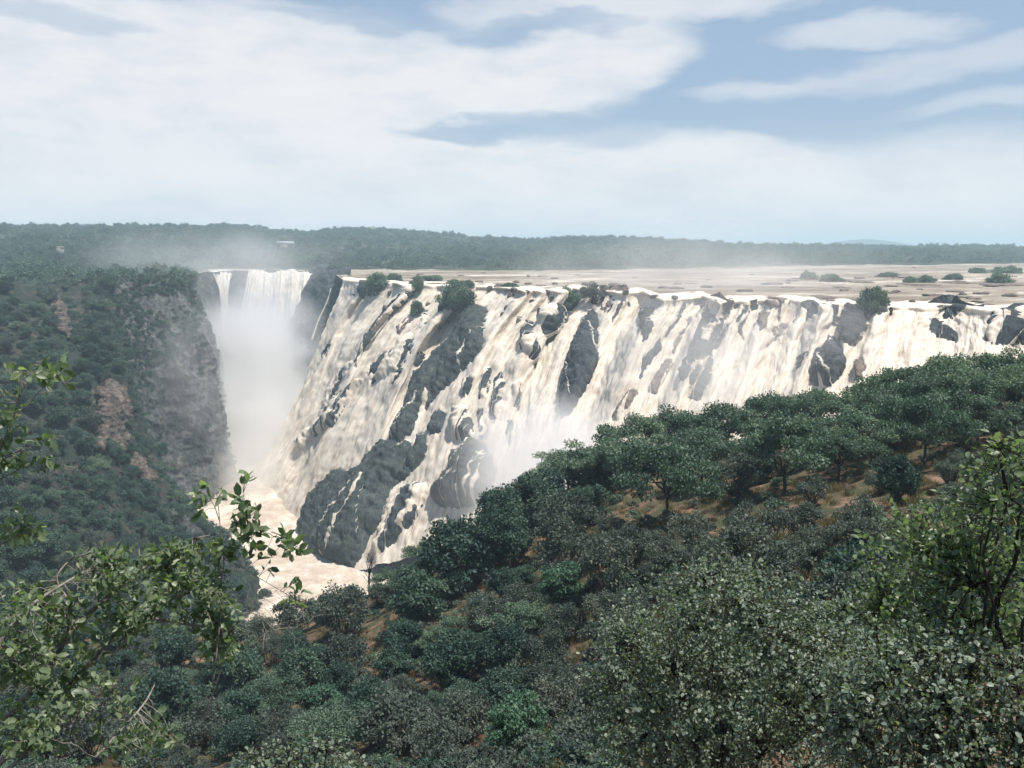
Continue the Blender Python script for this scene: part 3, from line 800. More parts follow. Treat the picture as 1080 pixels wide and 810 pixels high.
def make_tree(kind, seed):
    rng = np.random.default_rng(seed)
    lines, cen, rad = [], [], []
    if kind == 'acacia':               # spreading layered crown
        H, Rr = 4.7, 3.4
        nl = 7
        for k in range(nl):
            a = 2 * np.pi * (k + rng.uniform(-.3, .3)) / nl
            rr = Rr * rng.uniform(.45, .95); hh = H * (1.0 - .33 * (rr / Rr) ** 2) * rng.uniform(.86, 1.02)
            end = np.array([math.cos(a) * rr, math.sin(a) * rr, hh])
            fork = np.array([rng.normal(0, .12), rng.normal(0, .12), H * rng.uniform(.22, .4)])
            lines.append((curve_pts(fork, end, 7, .12, rng, .08), np.linspace(.10, .025, 7)))
            for j in range(5):
                c = end + np.array([rng.normal(0, .9), rng.normal(0, .9), rng.normal(-.15, .42)])
                cen.append(c); rad.append([rng.uniform(.8, 1.25), rng.uniform(.8, 1.25), rng.uniform(.35, .6)])
                lines.append((curve_pts(end * .8 + fork * .2, c, 4, .1, rng), np.linspace(.03, .01, 4)))
        for j in range(9):
            a = rng.uniform(0, 6.28); rr = Rr * .5 * rng.random()
            cen.append([math.cos(a) * rr, math.sin(a) * rr, H * rng.uniform(.88, 1.03)]); rad.append([1.1, 1.1, .5])
        lines.append((curve_pts([0, 0, -.5], [0, 0, H * .42], 6, .06, rng), np.linspace(.19, .12, 6)))
        per, size, up, mat = 300, .22, .7, 'leaf_acacia'
    elif kind == 'round':
        H = 4.4
        for k in range(46):
            o = ball(1, rng, .62)[0]
            c = np.array([o[0] * 2.1, o[1] * 2.1, 2.45 + o[2] * 1.75])
            cen.append(c); s = rng.uniform(.5, .95); rad.append([s, s, s * .72])
            if k % 3 == 0: lines.append((curve_pts([0, 0, .7], c, 6, .12, rng), np.linspace(.09, .015, 6)))
        lines.append((curve_pts([0, 0, -.5], [0, 0, 1.8], 5, .06, rng), np.linspace(.17, .1, 5)))
        per, size, up, mat = 230, .22, .5, 'leaf_dark'
    elif kind == 'feathery':           # open multi-stemmed shrub
        for k in range(34):
            a = rng.uniform(0, 6.28); rr = 1.9 * math.sqrt(rng.random()); hh = 3.6 * (1 - .28 * (rr / 1.9) ** 2) * rng.uniform(.5, 1.02)
            c = np.array([math.cos(a) * rr, math.sin(a) * rr, hh])
            cen.append(c); s = rng.uniform(.4, .75); rad.append([s, s, s * .8])
            lines.append((curve_pts([rng.normal(0, .15), rng.normal(0, .15), -.2], c, 7, .1, rng, -.05), np.linspace(.055, .012, 7)))
        per, size, up, mat = 170, .17, .4, 'leaf_grey'
    elif kind == 'fresh':              # bright rounded young crown
        for k in range(40):
            o = ball(1, rng, .6)[0]
            c = np.array([o[0] * 1.7, o[1] * 1.7, 1.75 + o[2] * 1.4])
            cen.append(c); s = rng.uniform(.4, .75); rad.append([s, s, s * .5])
            if k % 3 == 0: lines.append((curve_pts([0, 0, .2], c, 6, .1, rng), np.linspace(.06, .012, 6)))
        lines.append((curve_pts([0, 0, -.4], [0, 0, 1.2], 5, .05, rng), np.linspace(.1, .07, 5)))
        per, size, up, mat = 200, .19, .8, 'leaf_fresh'
    elif kind == 'bush':               # wide mound of foliage down to the ground
        for k in range(44):
            o = ball(1, rng, .55)[0]
            c = np.array([o[0] * 2.2, o[1] * 2.0, abs(o[2]) * 2.1 + .2])
            cen.append(c); s = rng.uniform(.5, .95); rad.append([s, s, s * .6])
            if k % 3 == 0: lines.append((curve_pts([rng.normal(0, .3), rng.normal(0, .3), -.3], c, 6, .1, rng), np.linspace(.06, .012, 6)))
        per, size, up, mat = 200, .24, .7, 'leaf_acacia'
    elif kind == 'dead':
        def br(p, d, L, r, lev):
            e = p + d * L
            pts = curve_pts(p, e, 6, .09, rng)
            lines.append((pts, np.linspace(r, r * .5, 6)))
            if lev:
                for q in range(4 if lev > 1 else 3):
                    i = rng.integers(2, 6)
                    nd = unit(d + rng.normal(0, .55, 3) + [0, 0, .25])
                    br(pts[i], nd, L * rng.uniform(.5, .75), r * .5, lev - 1)
        br(np.array([0, 0, -.4]), np.array([0, 0, 1.]), 2.6, .13, 3)
        per = 0
    v, q = tubes(lines, 5)
    trunk = np_mesh('trunk', v, [q], smooth=True); trunk.materials.append(M['bark_dark' if kind == 'dead' else 'bark'])
    crown = None
    if per:
        v, f, tint = crown_from_clumps(np.array(cen, float), np.array(rad, float), per, size, rng, up)
        crown = np_mesh('crown', v, f, {'tint': tint}); crown.materials.append(M[mat])
    return trunk, crown

PROTO = {}
for kind, n in (('acacia', 4), ('round', 4), ('feathery', 4), ('fresh', 2), ('dead', 1), ('bush', 3)):
    PROTO[kind] = [make_tree(kind, 1000 + 17 * k + len(kind)) for k in range(n)]
WIDTH = {'acacia': 8.2, 'round': 5.2, 'feathery': 4.6, 'fresh': 4.2, 'dead': 3.0, 'bush': 5.4}
NAME = {'acacia': ('acacia_tree', 'tree'), 'round': ('leafy_tree', 'tree'), 'feathery': ('feathery_shrub', 'shrub'), 'fresh': ('young_tree', 'tree'), 'dead': ('bare_tree', 'tree'), 'bush': ('green_bush', 'bush')}
_cnt = [0]
def plant(kind, loc, width, label, group=None, tall=1.0, var=None):
    _cnt[0] += 1
    k = _cnt[0] if var is None else var
    tr, cr = PROTO[kind][k % len(PROTO[kind])]
    nm, cat = NAME[kind]
    s = width / WIDTH[kind]
    t = thing(nm, loc, label, cat, group, rz=(k * 2.399) % 6.283, s=s)
    t.scale = (s, s, s * tall)
    link('trunk' if kind not in ('feathery', 'bush') else 'stem', tr, None, t)
    if cr is not None: link('crown', cr, None, t)
    return t

placed = []
def plant_px(kind, px, py, wpx, label, group=None, bvh=None, tall=1.0):
    h = hit(bvh or near_bvh, px, py)
    if h is None: return None
    w = wpx * h.y / F
    placed.append((px, py, wpx))
    return plant(kind, h, w, label, group, tall)

# individually placed plants of the near slope: kind, px, base py, crown width px, label, tallness
NEAR = [
 ('dead', 390, 628, 26, 'bare leafless tree at the edge of the foaming pool', 1.5),
 ('acacia', 645, 522, 66, 'umbrella shaped acacia on the ridge above the red earth gap', 1.0),
 ('acacia', 703, 552, 84, 'big round green acacia casting a deep black shadow, centre slope', 1.15),
 ('acacia', 826, 522, 84, 'largest pale green acacia, right above the sunlit strip of earth', 1.15),
 ('feathery', 775, 524, 50, 'grey feathery shrub left of the largest pale green acacia', 1.0),
 ('feathery', 857, 533, 34, 'small grey shrub right below the largest pale green acacia', .9),
 ('feathery', 596, 580, 66, 'dull grey shrub left of the big round acacia, above the bright bush', 1.0),
 ('feathery', 642, 628, 62, 'dark grey shrub right of the bright feathery young tree', 1.1),
 ('fresh', 593, 640, 54, 'bright green young tree with layered foliage, middle of the slope', 1.0),
 ('acacia', 884, 506, 56, 'thin pale acacia behind the two dark stemmed trees', 1.0),
 ('acacia', 975, 494, 70, 'flat topped acacia with a dark bare trunk on open earth', 1.25),
 ('round', 947, 533, 42, 'dark narrow tree with visible black stem on red earth', 1.25),
 ('feathery', 906, 574, 48, 'dark rounded shrub beside the rocky red earth patch', 1.1),
 ('feathery', 1003, 515, 36, 'dark shrub under the right hand fresh green branches', 1.0),
 ('feathery', 928, 522, 30, 'sparse small shrub between pale acacia and dark stemmed tree', 1.0),
 ('round', 477, 728, 64, 'dark green rounded tree low in the middle of the slope', 1.0),
 ('fresh', 547, 800, 74, 'bright green bushy young tree at the bottom of the picture', 1.1),
 ('feathery', 413, 795, 86, 'wide dull olive shrub left of the bottom bright green tree', .85),
 ('fresh', 340, 765, 48, 'dark teal green young tree in shade, lower left of slope', 1.1),
 ('feathery', 573, 712, 54, 'dark thorny shrub below the bright layered young tree', 1.0),
 ('feathery', 513, 672, 50, 'sparse grey twiggy shrub beside the grassy gap', 1.0),
 ('round', 480, 628, 84, 'large dark crown on the slope shoulder below the grey dome rock', .95),
 ('round', 440, 660, 66, 'dark tree left of the slope shoulder, below the white runnels', .95),
 ('feathery', 363, 672, 62, 'dark grey shrub at the brink right of pool outlet', .95),
 ('feathery', 312, 672, 50, 'grey shrub at the brink just under the pool outlet', .9),
 ('feathery', 362, 715, 54, 'dim grey shrub left of the rusty earth gully', .95),
 ('round', 430, 700, 48, 'dark bush right of the rusty earth gully', 1.0),
 ('round', 322, 735, 56, 'dark rounded bush left of the teal young tree', .95),
 ('round', 250, 735, 62, 'dark bush behind the foreground branch tips, lower left', .9),
 ('feathery', 215, 790, 60, 'dim green shrub under the foreground branches, bottom left', .9),
 ('feathery', 300, 790, 56, 'dim green shrub above the pale small leaved bush', .9),
 ('round', 560, 560, 60, 'dark tree on the ridge against the white mist basin', 1.0),
 ('acacia', 600, 520, 64, 'leftmost umbrella acacia on the ridge against the mist', .8),
 ('round', 572, 546, 56, 'dark round tree on the ridge, left of the leftmost umbrella acacia', .95),
 ('round', 622, 522, 54, 'dark round tree on the ridge, right of the leftmost umbrella acacia', .95),
 ('acacia', 640, 512, 56, 'low spreading ridge acacia between two dark round trees', .85),
 ('round', 658, 508, 50, 'dark bush at the ridge, left of the acacia below the veined threads', .9),
 ('round', 530, 568, 58, 'dark rounded ridge tree right below the white mist basin', .9),
 ('acacia', 675, 497, 66, 'ridge acacia below the veined rock threads', 1.0),
 ('acacia', 722, 489, 62, 'ridge acacia third from the mist basin', 1.0),
 ('acacia', 766, 483, 66, 'ridge acacia below the bright right hand water', 1.0),
 ('acacia', 812, 472, 64, 'ridge acacia left of the broad grey low rock', 1.0),
 ('acacia', 858, 470, 66, 'ridge acacia directly under the broad grey low rock', 1.0),
 ('acacia', 905, 462, 66, 'tall ridge acacia beside the small brown rock', 1.0),
 ('acacia', 950, 451, 70, 'ridge acacia left of the half hidden dark rock', 1.05),
 ('acacia', 1000, 440, 70, 'ridge acacia under the half hidden dark rock', 1.05),
 ('acacia', 1046, 434, 70, 'ridge acacia below the craggy right end rock', .95),
 ('acacia', 1085, 428, 66, 'last ridge acacia at the right picture edge', .95),
 ('acacia', 925, 466, 62, 'ridge acacia between the small brown rock and half hidden rock', 1.0),
 ('acacia', 978, 455, 66, 'acacia just inside the ridge line, left of the craggy right end', 1.0),
 ('acacia', 1022, 448, 66, 'acacia just inside the ridge line under the craggy right end', 1.0),
 ('acacia', 1070, 444, 66, 'acacia just inside the ridge line at right picture edge', 1.0),
 ('round', 1000, 450, 40, 'dark bush below the canopy of the right ridge acacias', .9),
 ('round', 640, 500, 44, 'darker round tree between the first two ridge acacias', 1.0),
 ('acacia', 740, 512, 66, 'muted acacia behind the grey feathery shrub', 1.0),
 ('acacia', 905, 492, 62, 'muted acacia between ridge and thin pale acacia', 1.0),
 ('acacia', 1030, 474, 66, 'broad acacia above the fresh green branches on the right', 1.0),
 ('acacia', 940, 474, 66, 'broad acacia above the flat topped trunked tree', 1.0),
 ('acacia', 860, 490, 58, 'muted acacia behind the largest pale green acacia', 1.0),
 ('round', 800, 510, 40, 'dark bush tucked left of the largest pale acacia', 1.0),
 ('round', 530, 600, 64, 'dark tree between slope shoulder and ridge tree', 1.0),
 ('round', 620, 555, 46, 'dark tree under the umbrella acacia, left of red earth', 1.0),
 ('feathery', 668, 596, 44, 'dim shrub in the black shadow below the big round acacia', 1.0),
]
for kind, px, py, w, lab, tall in NEAR:
    if kind == 'dead': plant_px(kind, px, py, w, lab, 'trees and shrubs of the near slope', tall=tall)
    else: plant_px(kind, px, py, w * (1.28 if kind == 'acacia' else 1.18), lab, 'trees and shrubs of the near slope', tall=tall * (1.12 if kind == 'acacia' else 1.05))

# fillers over the near slope
BARE = [(765, 562, 68, 26), (650, 548, 20, 18), (885, 545, 72, 30), (393, 690, 14, 45), (505, 770, 16, 30), (480, 650, 16, 20), (275, 730, 16, 25), (540, 690, 12, 20), (935, 545, 35, 30), (985, 560, 40, 30)]
rng = np.random.default_rng(5)
tries = 0; nfill = 0
while nfill < 160 and tries < 12000:
    tries += 1
    px = rng.uniform(-40, 1110); py = rng.uniform(385, 815)
    if any(((px - a) / c) ** 2 + ((py - b) / d) ** 2 < 1 for a, b, c, d in BARE): continue
    h = hit(near_bvh, px, py)
    if h is None or h.y < 38: continue
    wpx = rng.uniform(2.2, 6.3) / h.y * F
    if px < 600 or py < 480: wpx *= 1.2
    if any(math.hypot((px - a), (py - b) * 1.7) < .31 * (wpx + c) for a, b, c in placed): continue
    ridge = h.y > 112
    if ridge and px > 560: kind, lab = 'acacia', 'small acacia filling a gap in the ridge top canopy'
    elif px > 700 and py < 530: kind, lab = rng.choice(['acacia', 'feathery']), None
    elif px < 560: kind, lab = rng.choice(['round', 'feathery', 'feathery', 'round', 'acacia']), None
    else:
        kind, lab = 'feathery', None
        if rng.random() < .5: continue
    if lab is None:
        zone = 'on the sunlit upper slope' if (px > 700 and py < 530) else 'on the shaded lower slope' if px < 560 else 'near the red earth patches'
        lab = {'acacia': 'low spreading acacia ', 'round': 'dark rounded bush ', 'feathery': 'low grey twiggy shrub '}[kind] + zone
    placed.append((px, py, wpx)); nfill += 1
    plant(str(kind), h, wpx * h.y / F, lab, lab, tall=rng.uniform(.8, 1.1))

# trees of the left gorge side
lplaced = []
def lzone(px, py):
    if py < 345: return 'along the rim of the left gorge side'
    if py < 440: return 'on the upper left gorge side above the brown crag'
    if py < 540: return 'on the left gorge side below the brown crag'
    return 'on the steep lower left gorge side'
tries = 0
rng = np.random.default_rng(9)
nl = 0
while nl < 200 and tries < 20000:
    tries += 1
    px = rng.uniform(-25, 285); py = rng.uniform(298, 700)
    if ((px - 118) / 17) ** 2 + ((py - 440) / 38) ** 2 < 1 or ((px - 63) / 8) ** 2 + ((py - 335) / 22) ** 2 < 1: continue
    h = hit(left_bvh, px, py)
    if h is None: continue
    edge = 112 + (py - 303) * .30 if py < 424 else 132 + (py - 424) * .68
    if px > edge + 2: continue
    wpx = rng.uniform(4.5, 10.5) / h.y * F
    if any(math.hypot((px - a), (py - b) * 1.4) < .33 * (wpx + c) for a, b, c in lplaced): continue
    lplaced.append((px, py, wpx)); nl += 1
    kind = str(rng.choice(['round', 'acacia', 'round', 'feathery'], p=[.46, .14, .2, .2]))
    lab = {'acacia': 'spreading tree ', 'round': 'dark rounded tree ', 'feathery': 'grey green shrub '}[kind] + lzone(px, py)
    plant(kind, h - Vector((0, 0, .5)), wpx * h.y / F, lab, lab, tall=rng.uniform(.85, 1.1))

# ------------------------------------------------------------------ scattered masses (geometry nodes)
def make_low(seed, per, K, flat=.7, size=.5, R0=2.4, H=2.3, name='crown_proto', mat='leaf_far'):
    rng = np.random.default_rng(seed)
    o = ball(K, rng, .5); o[:, 2] = np.abs(o[:, 2]) * 1.0
    cen = o * [R0, R0, H * .8] + [0, 0, H * .5]
    rad = np.repeat(rng.uniform(.7, 1.2, (K, 1)), 3, 1) * [1, 1, flat] * R0 * .38
    v, f, tint = crown_from_clumps(cen, rad, per, size, rng, .7)
    me = np_mesh(name, v, f, {'tint': tint}); me.materials.append(M[mat])
    return bpy.data.objects.new(name, me)

def scatter(name, pts, scl, protos, label):
    me = bpy.data.meshes.new(name)
    me.vertices.add(len(pts)); me.vertices.foreach_set('co', np.asarray(pts, np.float32).ravel())
    a = me.attributes.new('scl', 'FLOAT', 'POINT'); a.data.foreach_set('value', np.asarray(scl, np.float32))
    o = link(name, me); tag(o, label, kind='stuff')
    ng_ = bpy.data.node_groups.new(name, 'GeometryNodeTree')
    ng_.interface.new_socket('Geometry', in_out='INPUT', socket_type='NodeSocketGeometry')
    ng_.interface.new_socket('Geometry', in_out='OUTPUT', socket_type='NodeSocketGeometry')
    N = ng_.nodes; L = ng_.links
    gi = N.new('NodeGroupInput'); go = N.new('NodeGroupOutput'); join = N.new('GeometryNodeJoinGeometry')
    K = len(protos)
    rnd = N.new('FunctionNodeRandomValue'); rnd.data_type = 'INT'
    rnd.inputs['Min'].default_value = 0 if 'Min' in rnd.inputs else 0
    for s_ in rnd.inputs:
        if s_.name == 'Min' and s_.type == 'INT': s_.default_value = 0
        if s_.name == 'Max' and s_.type == 'INT': s_.default_value = K - 1
    rout = [s_ for s_ in rnd.outputs if s_.type == 'INT'][0]
    rot = N.new('FunctionNodeRandomValue'); rot.data_type = 'FLOAT_VECTOR'
    for s_ in rot.inputs:
        if s_.name == 'Max' and s_.type == 'VECTOR': s_.default_value = (0, 0, 6.283)
        if s_.name == 'Min' and s_.type == 'VECTOR': s_.default_value = (0, 0, 0)
    rotout = [s_ for s_ in rot.outputs if s_.type == 'VECTOR'][0]
    na = N.new('GeometryNodeInputNamedAttribute'); na.data_type = 'FLOAT'; na.inputs['Name'].default_value = 'scl'
    naout = [s_ for s_ in na.outputs if s_.type == 'VALUE'][0]
    for k, p in enumerate(protos):
        oi = N.new('GeometryNodeObjectInfo'); oi.inputs['Object'].default_value = p
        cmp_ = N.new('FunctionNodeCompare'); cmp_.data_type = 'INT'; cmp_.operation = 'EQUAL'
        ii = [s_ for s_ in cmp_.inputs if s_.type == 'INT']
        L.new(rout, ii[0]); ii[1].default_value = k
        ip = N.new('GeometryNodeInstanceOnPoints')
        L.new(gi.outputs[0], ip.inputs['Points']); L.new(cmp_.outputs[0], ip.inputs['Selection'])
        L.new(oi.outputs['Geometry'], ip.inputs['Instance'])
        L.new(rotout, ip.inputs['Rotation']); L.new(naout, ip.inputs['Scale'])
        L.new(ip.outputs[0], join.inputs[0])
    L.new(join.outputs[0], go.inputs[0])
    md = o.modifiers.new('scatter', 'NODES'); md.node_group = ng_
    return o

far_protos = [make_low(60 + k, 30, 14, size=.7, R0=3.0, H=3.4, flat=.75) for k in range(6)]
# far woodland on the plateau
rng = np.random.default_rng(33)
pts, scl = [], []
cand = 80000
pxx = rng.uniform(-420, 1500, cand); lo = np.interp(pxx, rim_px, rim_Y)
bank = bankY(pxx)
isr = pxx > 212
start = np.where(isr, bank + 6, lo + 4)
Yr = prof(SKY_L, pxx, 2) + 120
yy = np.sqrt(start ** 2 + rng.random(cand) * (Yr ** 2 - start ** 2))
xx = (pxx - 540) / F / CP * yy
dens = 0.5 + 0.9 * fbm(np.stack([xx, yy, 0 * xx], -1) * .012, 3, 77)
keepm = rng.random(cand) < np.clip(dens + .02, .05, .8) * np.where(yy < 950, 1.0, .62)
xx, yy = xx[keepm], yy[keepm]
zz = ground_h(xx, yy)
sc_v = (rng.uniform(.5, 1.3, len(xx)) + .9 * (rng.random(len(xx)) > .9)) * np.where(yy > 1000, 1.25, 1.0)
sc_v = sc_v * np.where(isr[keepm] & (yy < bank[keepm] + 140), 1.5, 1.0)
scatter('forest', np.stack([xx, yy, zz - .3], -1), sc_v, far_protos, 'far green woodland covering the plateau and low hills')
print('forest', len(xx))

# undergrowth on the left gorge side and on top of the grey wall
und_protos = [make_low(90 + k, 40, 10, size=.34, R0=1.3, H=1.3, name='bush_proto', mat=['leaf_dark', 'leaf_dark', 'leaf_grey'][k % 3]) for k in range(4)]
ii = np.random.default_rng(3).integers(0, lg.shape[0] * lg.shape[1], 3600)
lp = lg.reshape(-1, 3)[ii] + RNG.normal(0, .8, (len(ii), 3)) * [1, 1, .1]
lpx, lpy = to_px(lp)
dn = fbm(lp * .03, 3, 88)
bare = (((lpx - 118) / 17) ** 2 + ((lpy - 440) / 38) ** 2 < 1) | (((lpx - 63) / 8) ** 2 + ((lpy - 335) / 22) ** 2 < 1)
km = (dn > -.28) & (~bare | (np.random.default_rng(8).random(len(bare)) > .62))
gi_ = np.random.default_rng(4).integers(0, gc.shape[0] * gc.shape[1], 5200)
gp = gc.reshape(-1, 3)[gi_]
gpx, gpy = to_px(gp)
gk = (fbm(gp * .035, 3, 89) + .5 * np.random.default_rng(6).random(len(gp)) + .9 * sstep(175, 105, gpx - .25 * (gpy - 300)) * sstep(470, 330, gpy) > .50) | (gp[:, 2] > -6)
gk &= gp[:, 1] < 560
up = np.concatenate([lp[km], gp[gk]])
scatter('undergrowth', up, np.concatenate([RNG.uniform(.5, 1.3, km.sum()), RNG.uniform(.6, 1.6, gk.sum())]), und_protos, 'low scrub clinging to the left gorge side and grey wall')

# low scrub and dry grass on the near slope
def grass_proto(seed):
    rng = np.random.default_rng(seed)
    n = 130
    p = np.concatenate([rng.normal(0, .28, (n, 2)), np.zeros((n, 1))], 1)
    ax = unit(rng.normal(0, .45, (n, 3)) + [0, 0, 1]); nr = rng.normal(size=(n, 3))
    v, f = leaf_quads(p, ax, nr, rng.uniform(.25, .65, n), rng.uniform(.02, .045, n))
    me = np_mesh('grass_proto', v, f, {'tint': np.repeat(rng.random(n), 4)}); me.materials.append(M['grass'])
    return bpy.data.objects.new('grass_proto', me)
near_und = [make_low(190 + k, 90, 9, size=.13, R0=.7, H=.7, name='bush_proto', mat=['leaf_grey', 'leaf_dark', 'leaf_acacia'][k % 3]) for k in range(4)]
rng = np.random.default_rng(12)
P_, S_, G_, GS = [], [], [], []
for _ in range(12000):
    px = rng.uniform(-60, 1120); py = rng.uniform(385, 850)
    h = hit(near_bvh, px, py)
    if h is None or h.y < 25: continue
    bare = any(((px - a) / c) ** 2 + ((py - b) / d) ** 2 < .7 for a, b, c, d in BARE)
    if rng.random() < (.05 if bare else .22 if (px > 560 and py < 600) else .32):
        P_.append(h); S_.append(rng.uniform(.4, 1.5))
    elif rng.random() < (.35 if bare else .8):
        G_.append(h); GS.append(rng.uniform(.5, 1.3))
for _ in range(2600):
    px = rng.choice([rng.uniform(1110, 1900), rng.uniform(-420, -60)]); py = rng.uniform(350, 830)
    h = hit(near_bvh, px, py)
    if h is not None and h.y > 25 and h.y < 200: P_.append(h); S_.append(rng.uniform(.6, 2.4))
for _ in range(1500):
    x_, y_ = rng.uniform(-40, 60), rng.uniform(6, 48)
    h = drop(near_bvh, x_, y_)
    if h is None: continue
    a_, b_ = to_px(np.array(h))
    if -30 < a_ < 1100: continue
    if rng.random() < .45: P_.append(h); S_.append(rng.uniform(.5, 1.6))
    else: G_.append(h); GS.append(rng.uniform(.5, 1.2))
scatter('undergrowth', P_, S_, near_und, 'low bushes between the trees of the near slope')
scatter('grass', G_, GS, [grass_proto(k) for k in range(3)], 'dry yellow grass tufts on the near slope')

# ------------------------------------------------------------------ rock things
def boulder_mesh(seed, sx, sy, sz, sub=3, rough=.28):
    import bmesh
    bm = bmesh.new(); bmesh.ops.create_icosphere(bm, subdivisions=sub, radius=1)
    v = np.array([x.co[:] for x in bm.verts]); fs = np.array([[q.index for q in f.verts] for f in bm.faces]); bm.free()
    v = v * (1 + rough * fbm(v * 1.3 + seed * 7.1, 4, seed)[:, None] * 2)
    v = np.sign(v) * np.abs(v) ** .8
    return np_mesh('boulder', v * [sx, sy, sz], [fs])
def crag(poly, depth_fn, amp, mat, name, label, seed):
    pa = np.array(poly, float); x0, y0 = pa.min(0) - 5; x1, y1 = pa.max(0) + 5
    nx, ny = int((x1 - x0) * 1.6), int((y1 - y0) * 1.6)
    gy, gx = np.mgrid[y0:y1:ny * 1j, x0:x1:nx * 1j]
    jj = np.stack([gx * .15, gy * .15, 0 * gx], -1)
    sd = poly_sd(gx + 3 * fbm(jj, 3, seed), gy + 3 * fbm(jj + 5, 3, seed + 1), poly)
    dp = depth_fn(gx, gy)
    dp = np.where(sd > 0, dp - amp * (1 - np.exp(-np.maximum(sd, 0) / 5)) - 1, dp + np.minimum(-sd, 5) * 2.5)
    pp = P(gx, gy, dp)
    pp = pp + normals(pp) * ((ridged(pp * np.array([.14, .14, .2]), 4, seed + 2) * 1.7 + fbm(pp * .5, 3, seed + 3) * .7) * (sd > -1))[..., None]
    f = grid_faces(ny, nx, (sd > -3).ravel()); keep = np.unique(f); idx = np.full(nx * ny, -1); idx[keep] = np.arange(len(keep))
    c0 = pp.reshape(-1, 3)[keep].mean(0); c0[2] = pp.reshape(-1, 3)[keep][:, 2].min()
    o = link(name, np_mesh(name, pp.reshape(-1, 3)[keep] - c0, [idx[f]]), M[mat]); o.location = c0
    return tag(o, label, 'rock')
def ldepth(gx, gy):
    out = np.zeros(gx.shape)
    for i in np.ndindex(gx.shape):
        h = hit(left_bvh, gx[i], gy[i]); out[i] = h.y if h else 345
    return out
crag([(104,408),(116,401),(130,406),(135,418),(136,440),(131,452),(138,468),(128,478),(116,470),(106,478),(96,468),(101,450),(104,430)], ldepth, 9, 'rock_brown', 'rock_crag',
     'brown fractured crag lit by sun on the left gorge side', 401)
crag([(54,316),(62,314),(68,324),(74,344),(76,358),(66,354),(60,340)], ldepth, 5, 'rock_brown', 'rock_crag', 'reddish scree patch high on the left gorge side', 411)
crag([(140,478),(150,482),(158,492),(164,505),(156,508),(146,500),(138,492)], ldepth, 5, 'rock_brown', 'rock_crag', 'small brown crag on the spur edge below the larger one', 421)
crag([(180,528),(196,546),(208,562),(200,570),(186,556),(176,540)], ldepth, 4, 'rock_grey', 'rock_crag', 'grey broken edge of the spur beside the pool', 431)

# boulders in the rapids and on the river: px, py, w px, h px, label
BOULD = [(527,301,11,4,'brown boulder in midstream, largest of the row near the falls centre'),(517,303,6,4,'small dark boulder left of the largest midstream one'),(542,305,8,4,'flat boulder right of the largest midstream one'),
 (539,311,8,4,'dark boulder just above the lip between long slab and triangular rock'),(502,315,7,5,'dark boulder at the top of the long slanting slab'),(510,318,6,4,'small boulder touching the top of the long slab'),
 (535,324,7,6,'dark upright boulder in rapids left of the spearhead rock'),(530,331,5,4,'small stone below the upright rapids boulder'),(547,338,5,5,'brown stone in rapids above the spearhead rock'),
 (562,317,7,4,'dark stone left of the triangular rock at lip'),(556,307,5,3,'small stone near the lip left of the green bushes'),(577,307,5,3,'stone behind the left green bush'),
 (557,299,8,2.5,'low flat stone midstream behind the lip stones'),(545,297,6,2.5,'low stone midstream left of the flat one'),(617,299,8,3,'low stone behind the right green bush'),(648,300,12,4,'wide low stone right of the green bushes'),
 (585,299,6,2.5,'low stone behind the left green bush in the river'),(414,308,10,6,'reddish boulder in the upper left rapids'),(452,321,6,6,'dark stone beside the upper left rapids bush'),(418,316,6,4,'small reddish stone below the upper left boulder'),
 (985,311,26,3,'long flat brown rock shelf in the river right of the lone tree'),(1015,310,9,3,'brown rock right of the long flat shelf'),(1035,309,16,3,'wide low rock in the river near the right edge'),
 (1066,311,16,4,'brown rock in river at right picture edge'),(890,306,10,2.5,'low dark rock left of the lone tree'),(875,314,16,3,'low pale brown shelf at lip left of the lone tree'),
 (745,302,12,2.5,'low hazy rock in river above the spray'),(700,303,14,3,'low hazy rock right of the wide low stone'),(715,299,10,2,'hazy flat rock farther out in river'),(815,299,22,2.5,'long hazy flat rock out in the river'),
 (785,306,16,3,'hazy shelf near the lip above the narrow veiled rock'),(660,307,7,4,'stone at lip above the pointed dark rock'),(690,312,8,3,'stone at lip above the upright oval rock'),(712,313,7,3,'stone at lip above the slanting rib'),
 (1045,301,14,3,'brown rock midstream below the right river bush'),(945,307,8,2,'small flat rock right of the lone tree'),(962,318,8,3,'small rock on right lip'),(600,312,8,5,'dark stone between the two green lip bushes'),
 (1030,318,14,3,'low brown rock on lip left of the craggy end'),(480,296,8,2.5,'flat stone behind the bushy ledge'),(505,297,8,2.5,'flat stone left of the small dark boulder'),(440,293,12,2,'long flat stone on the far left river')]
for k, (px, py, w, h, lab) in enumerate(BOULD):
    lipp = np.interp(px, lip_px, [b for _, b in LIP])
    if py < lipp + .5:
        Yb = float(Yat(py + h * .4, .3))
    else:
        i = np.argmin((GX - px) ** 2 + (GY - py) ** 2); Yb = float(wv.reshape(-1, 3)[i, 1])
    s = Yb / F
    p = P(px, py + h * .3, Yb)
    o = link('boulder', boulder_mesh(500 + k, w * s * .5, w * s * .4, h * s * .55 + .3), M['rock_river']); o.location = p
    tag(o, lab, 'boulder', 'boulders in the rapids above the falls')

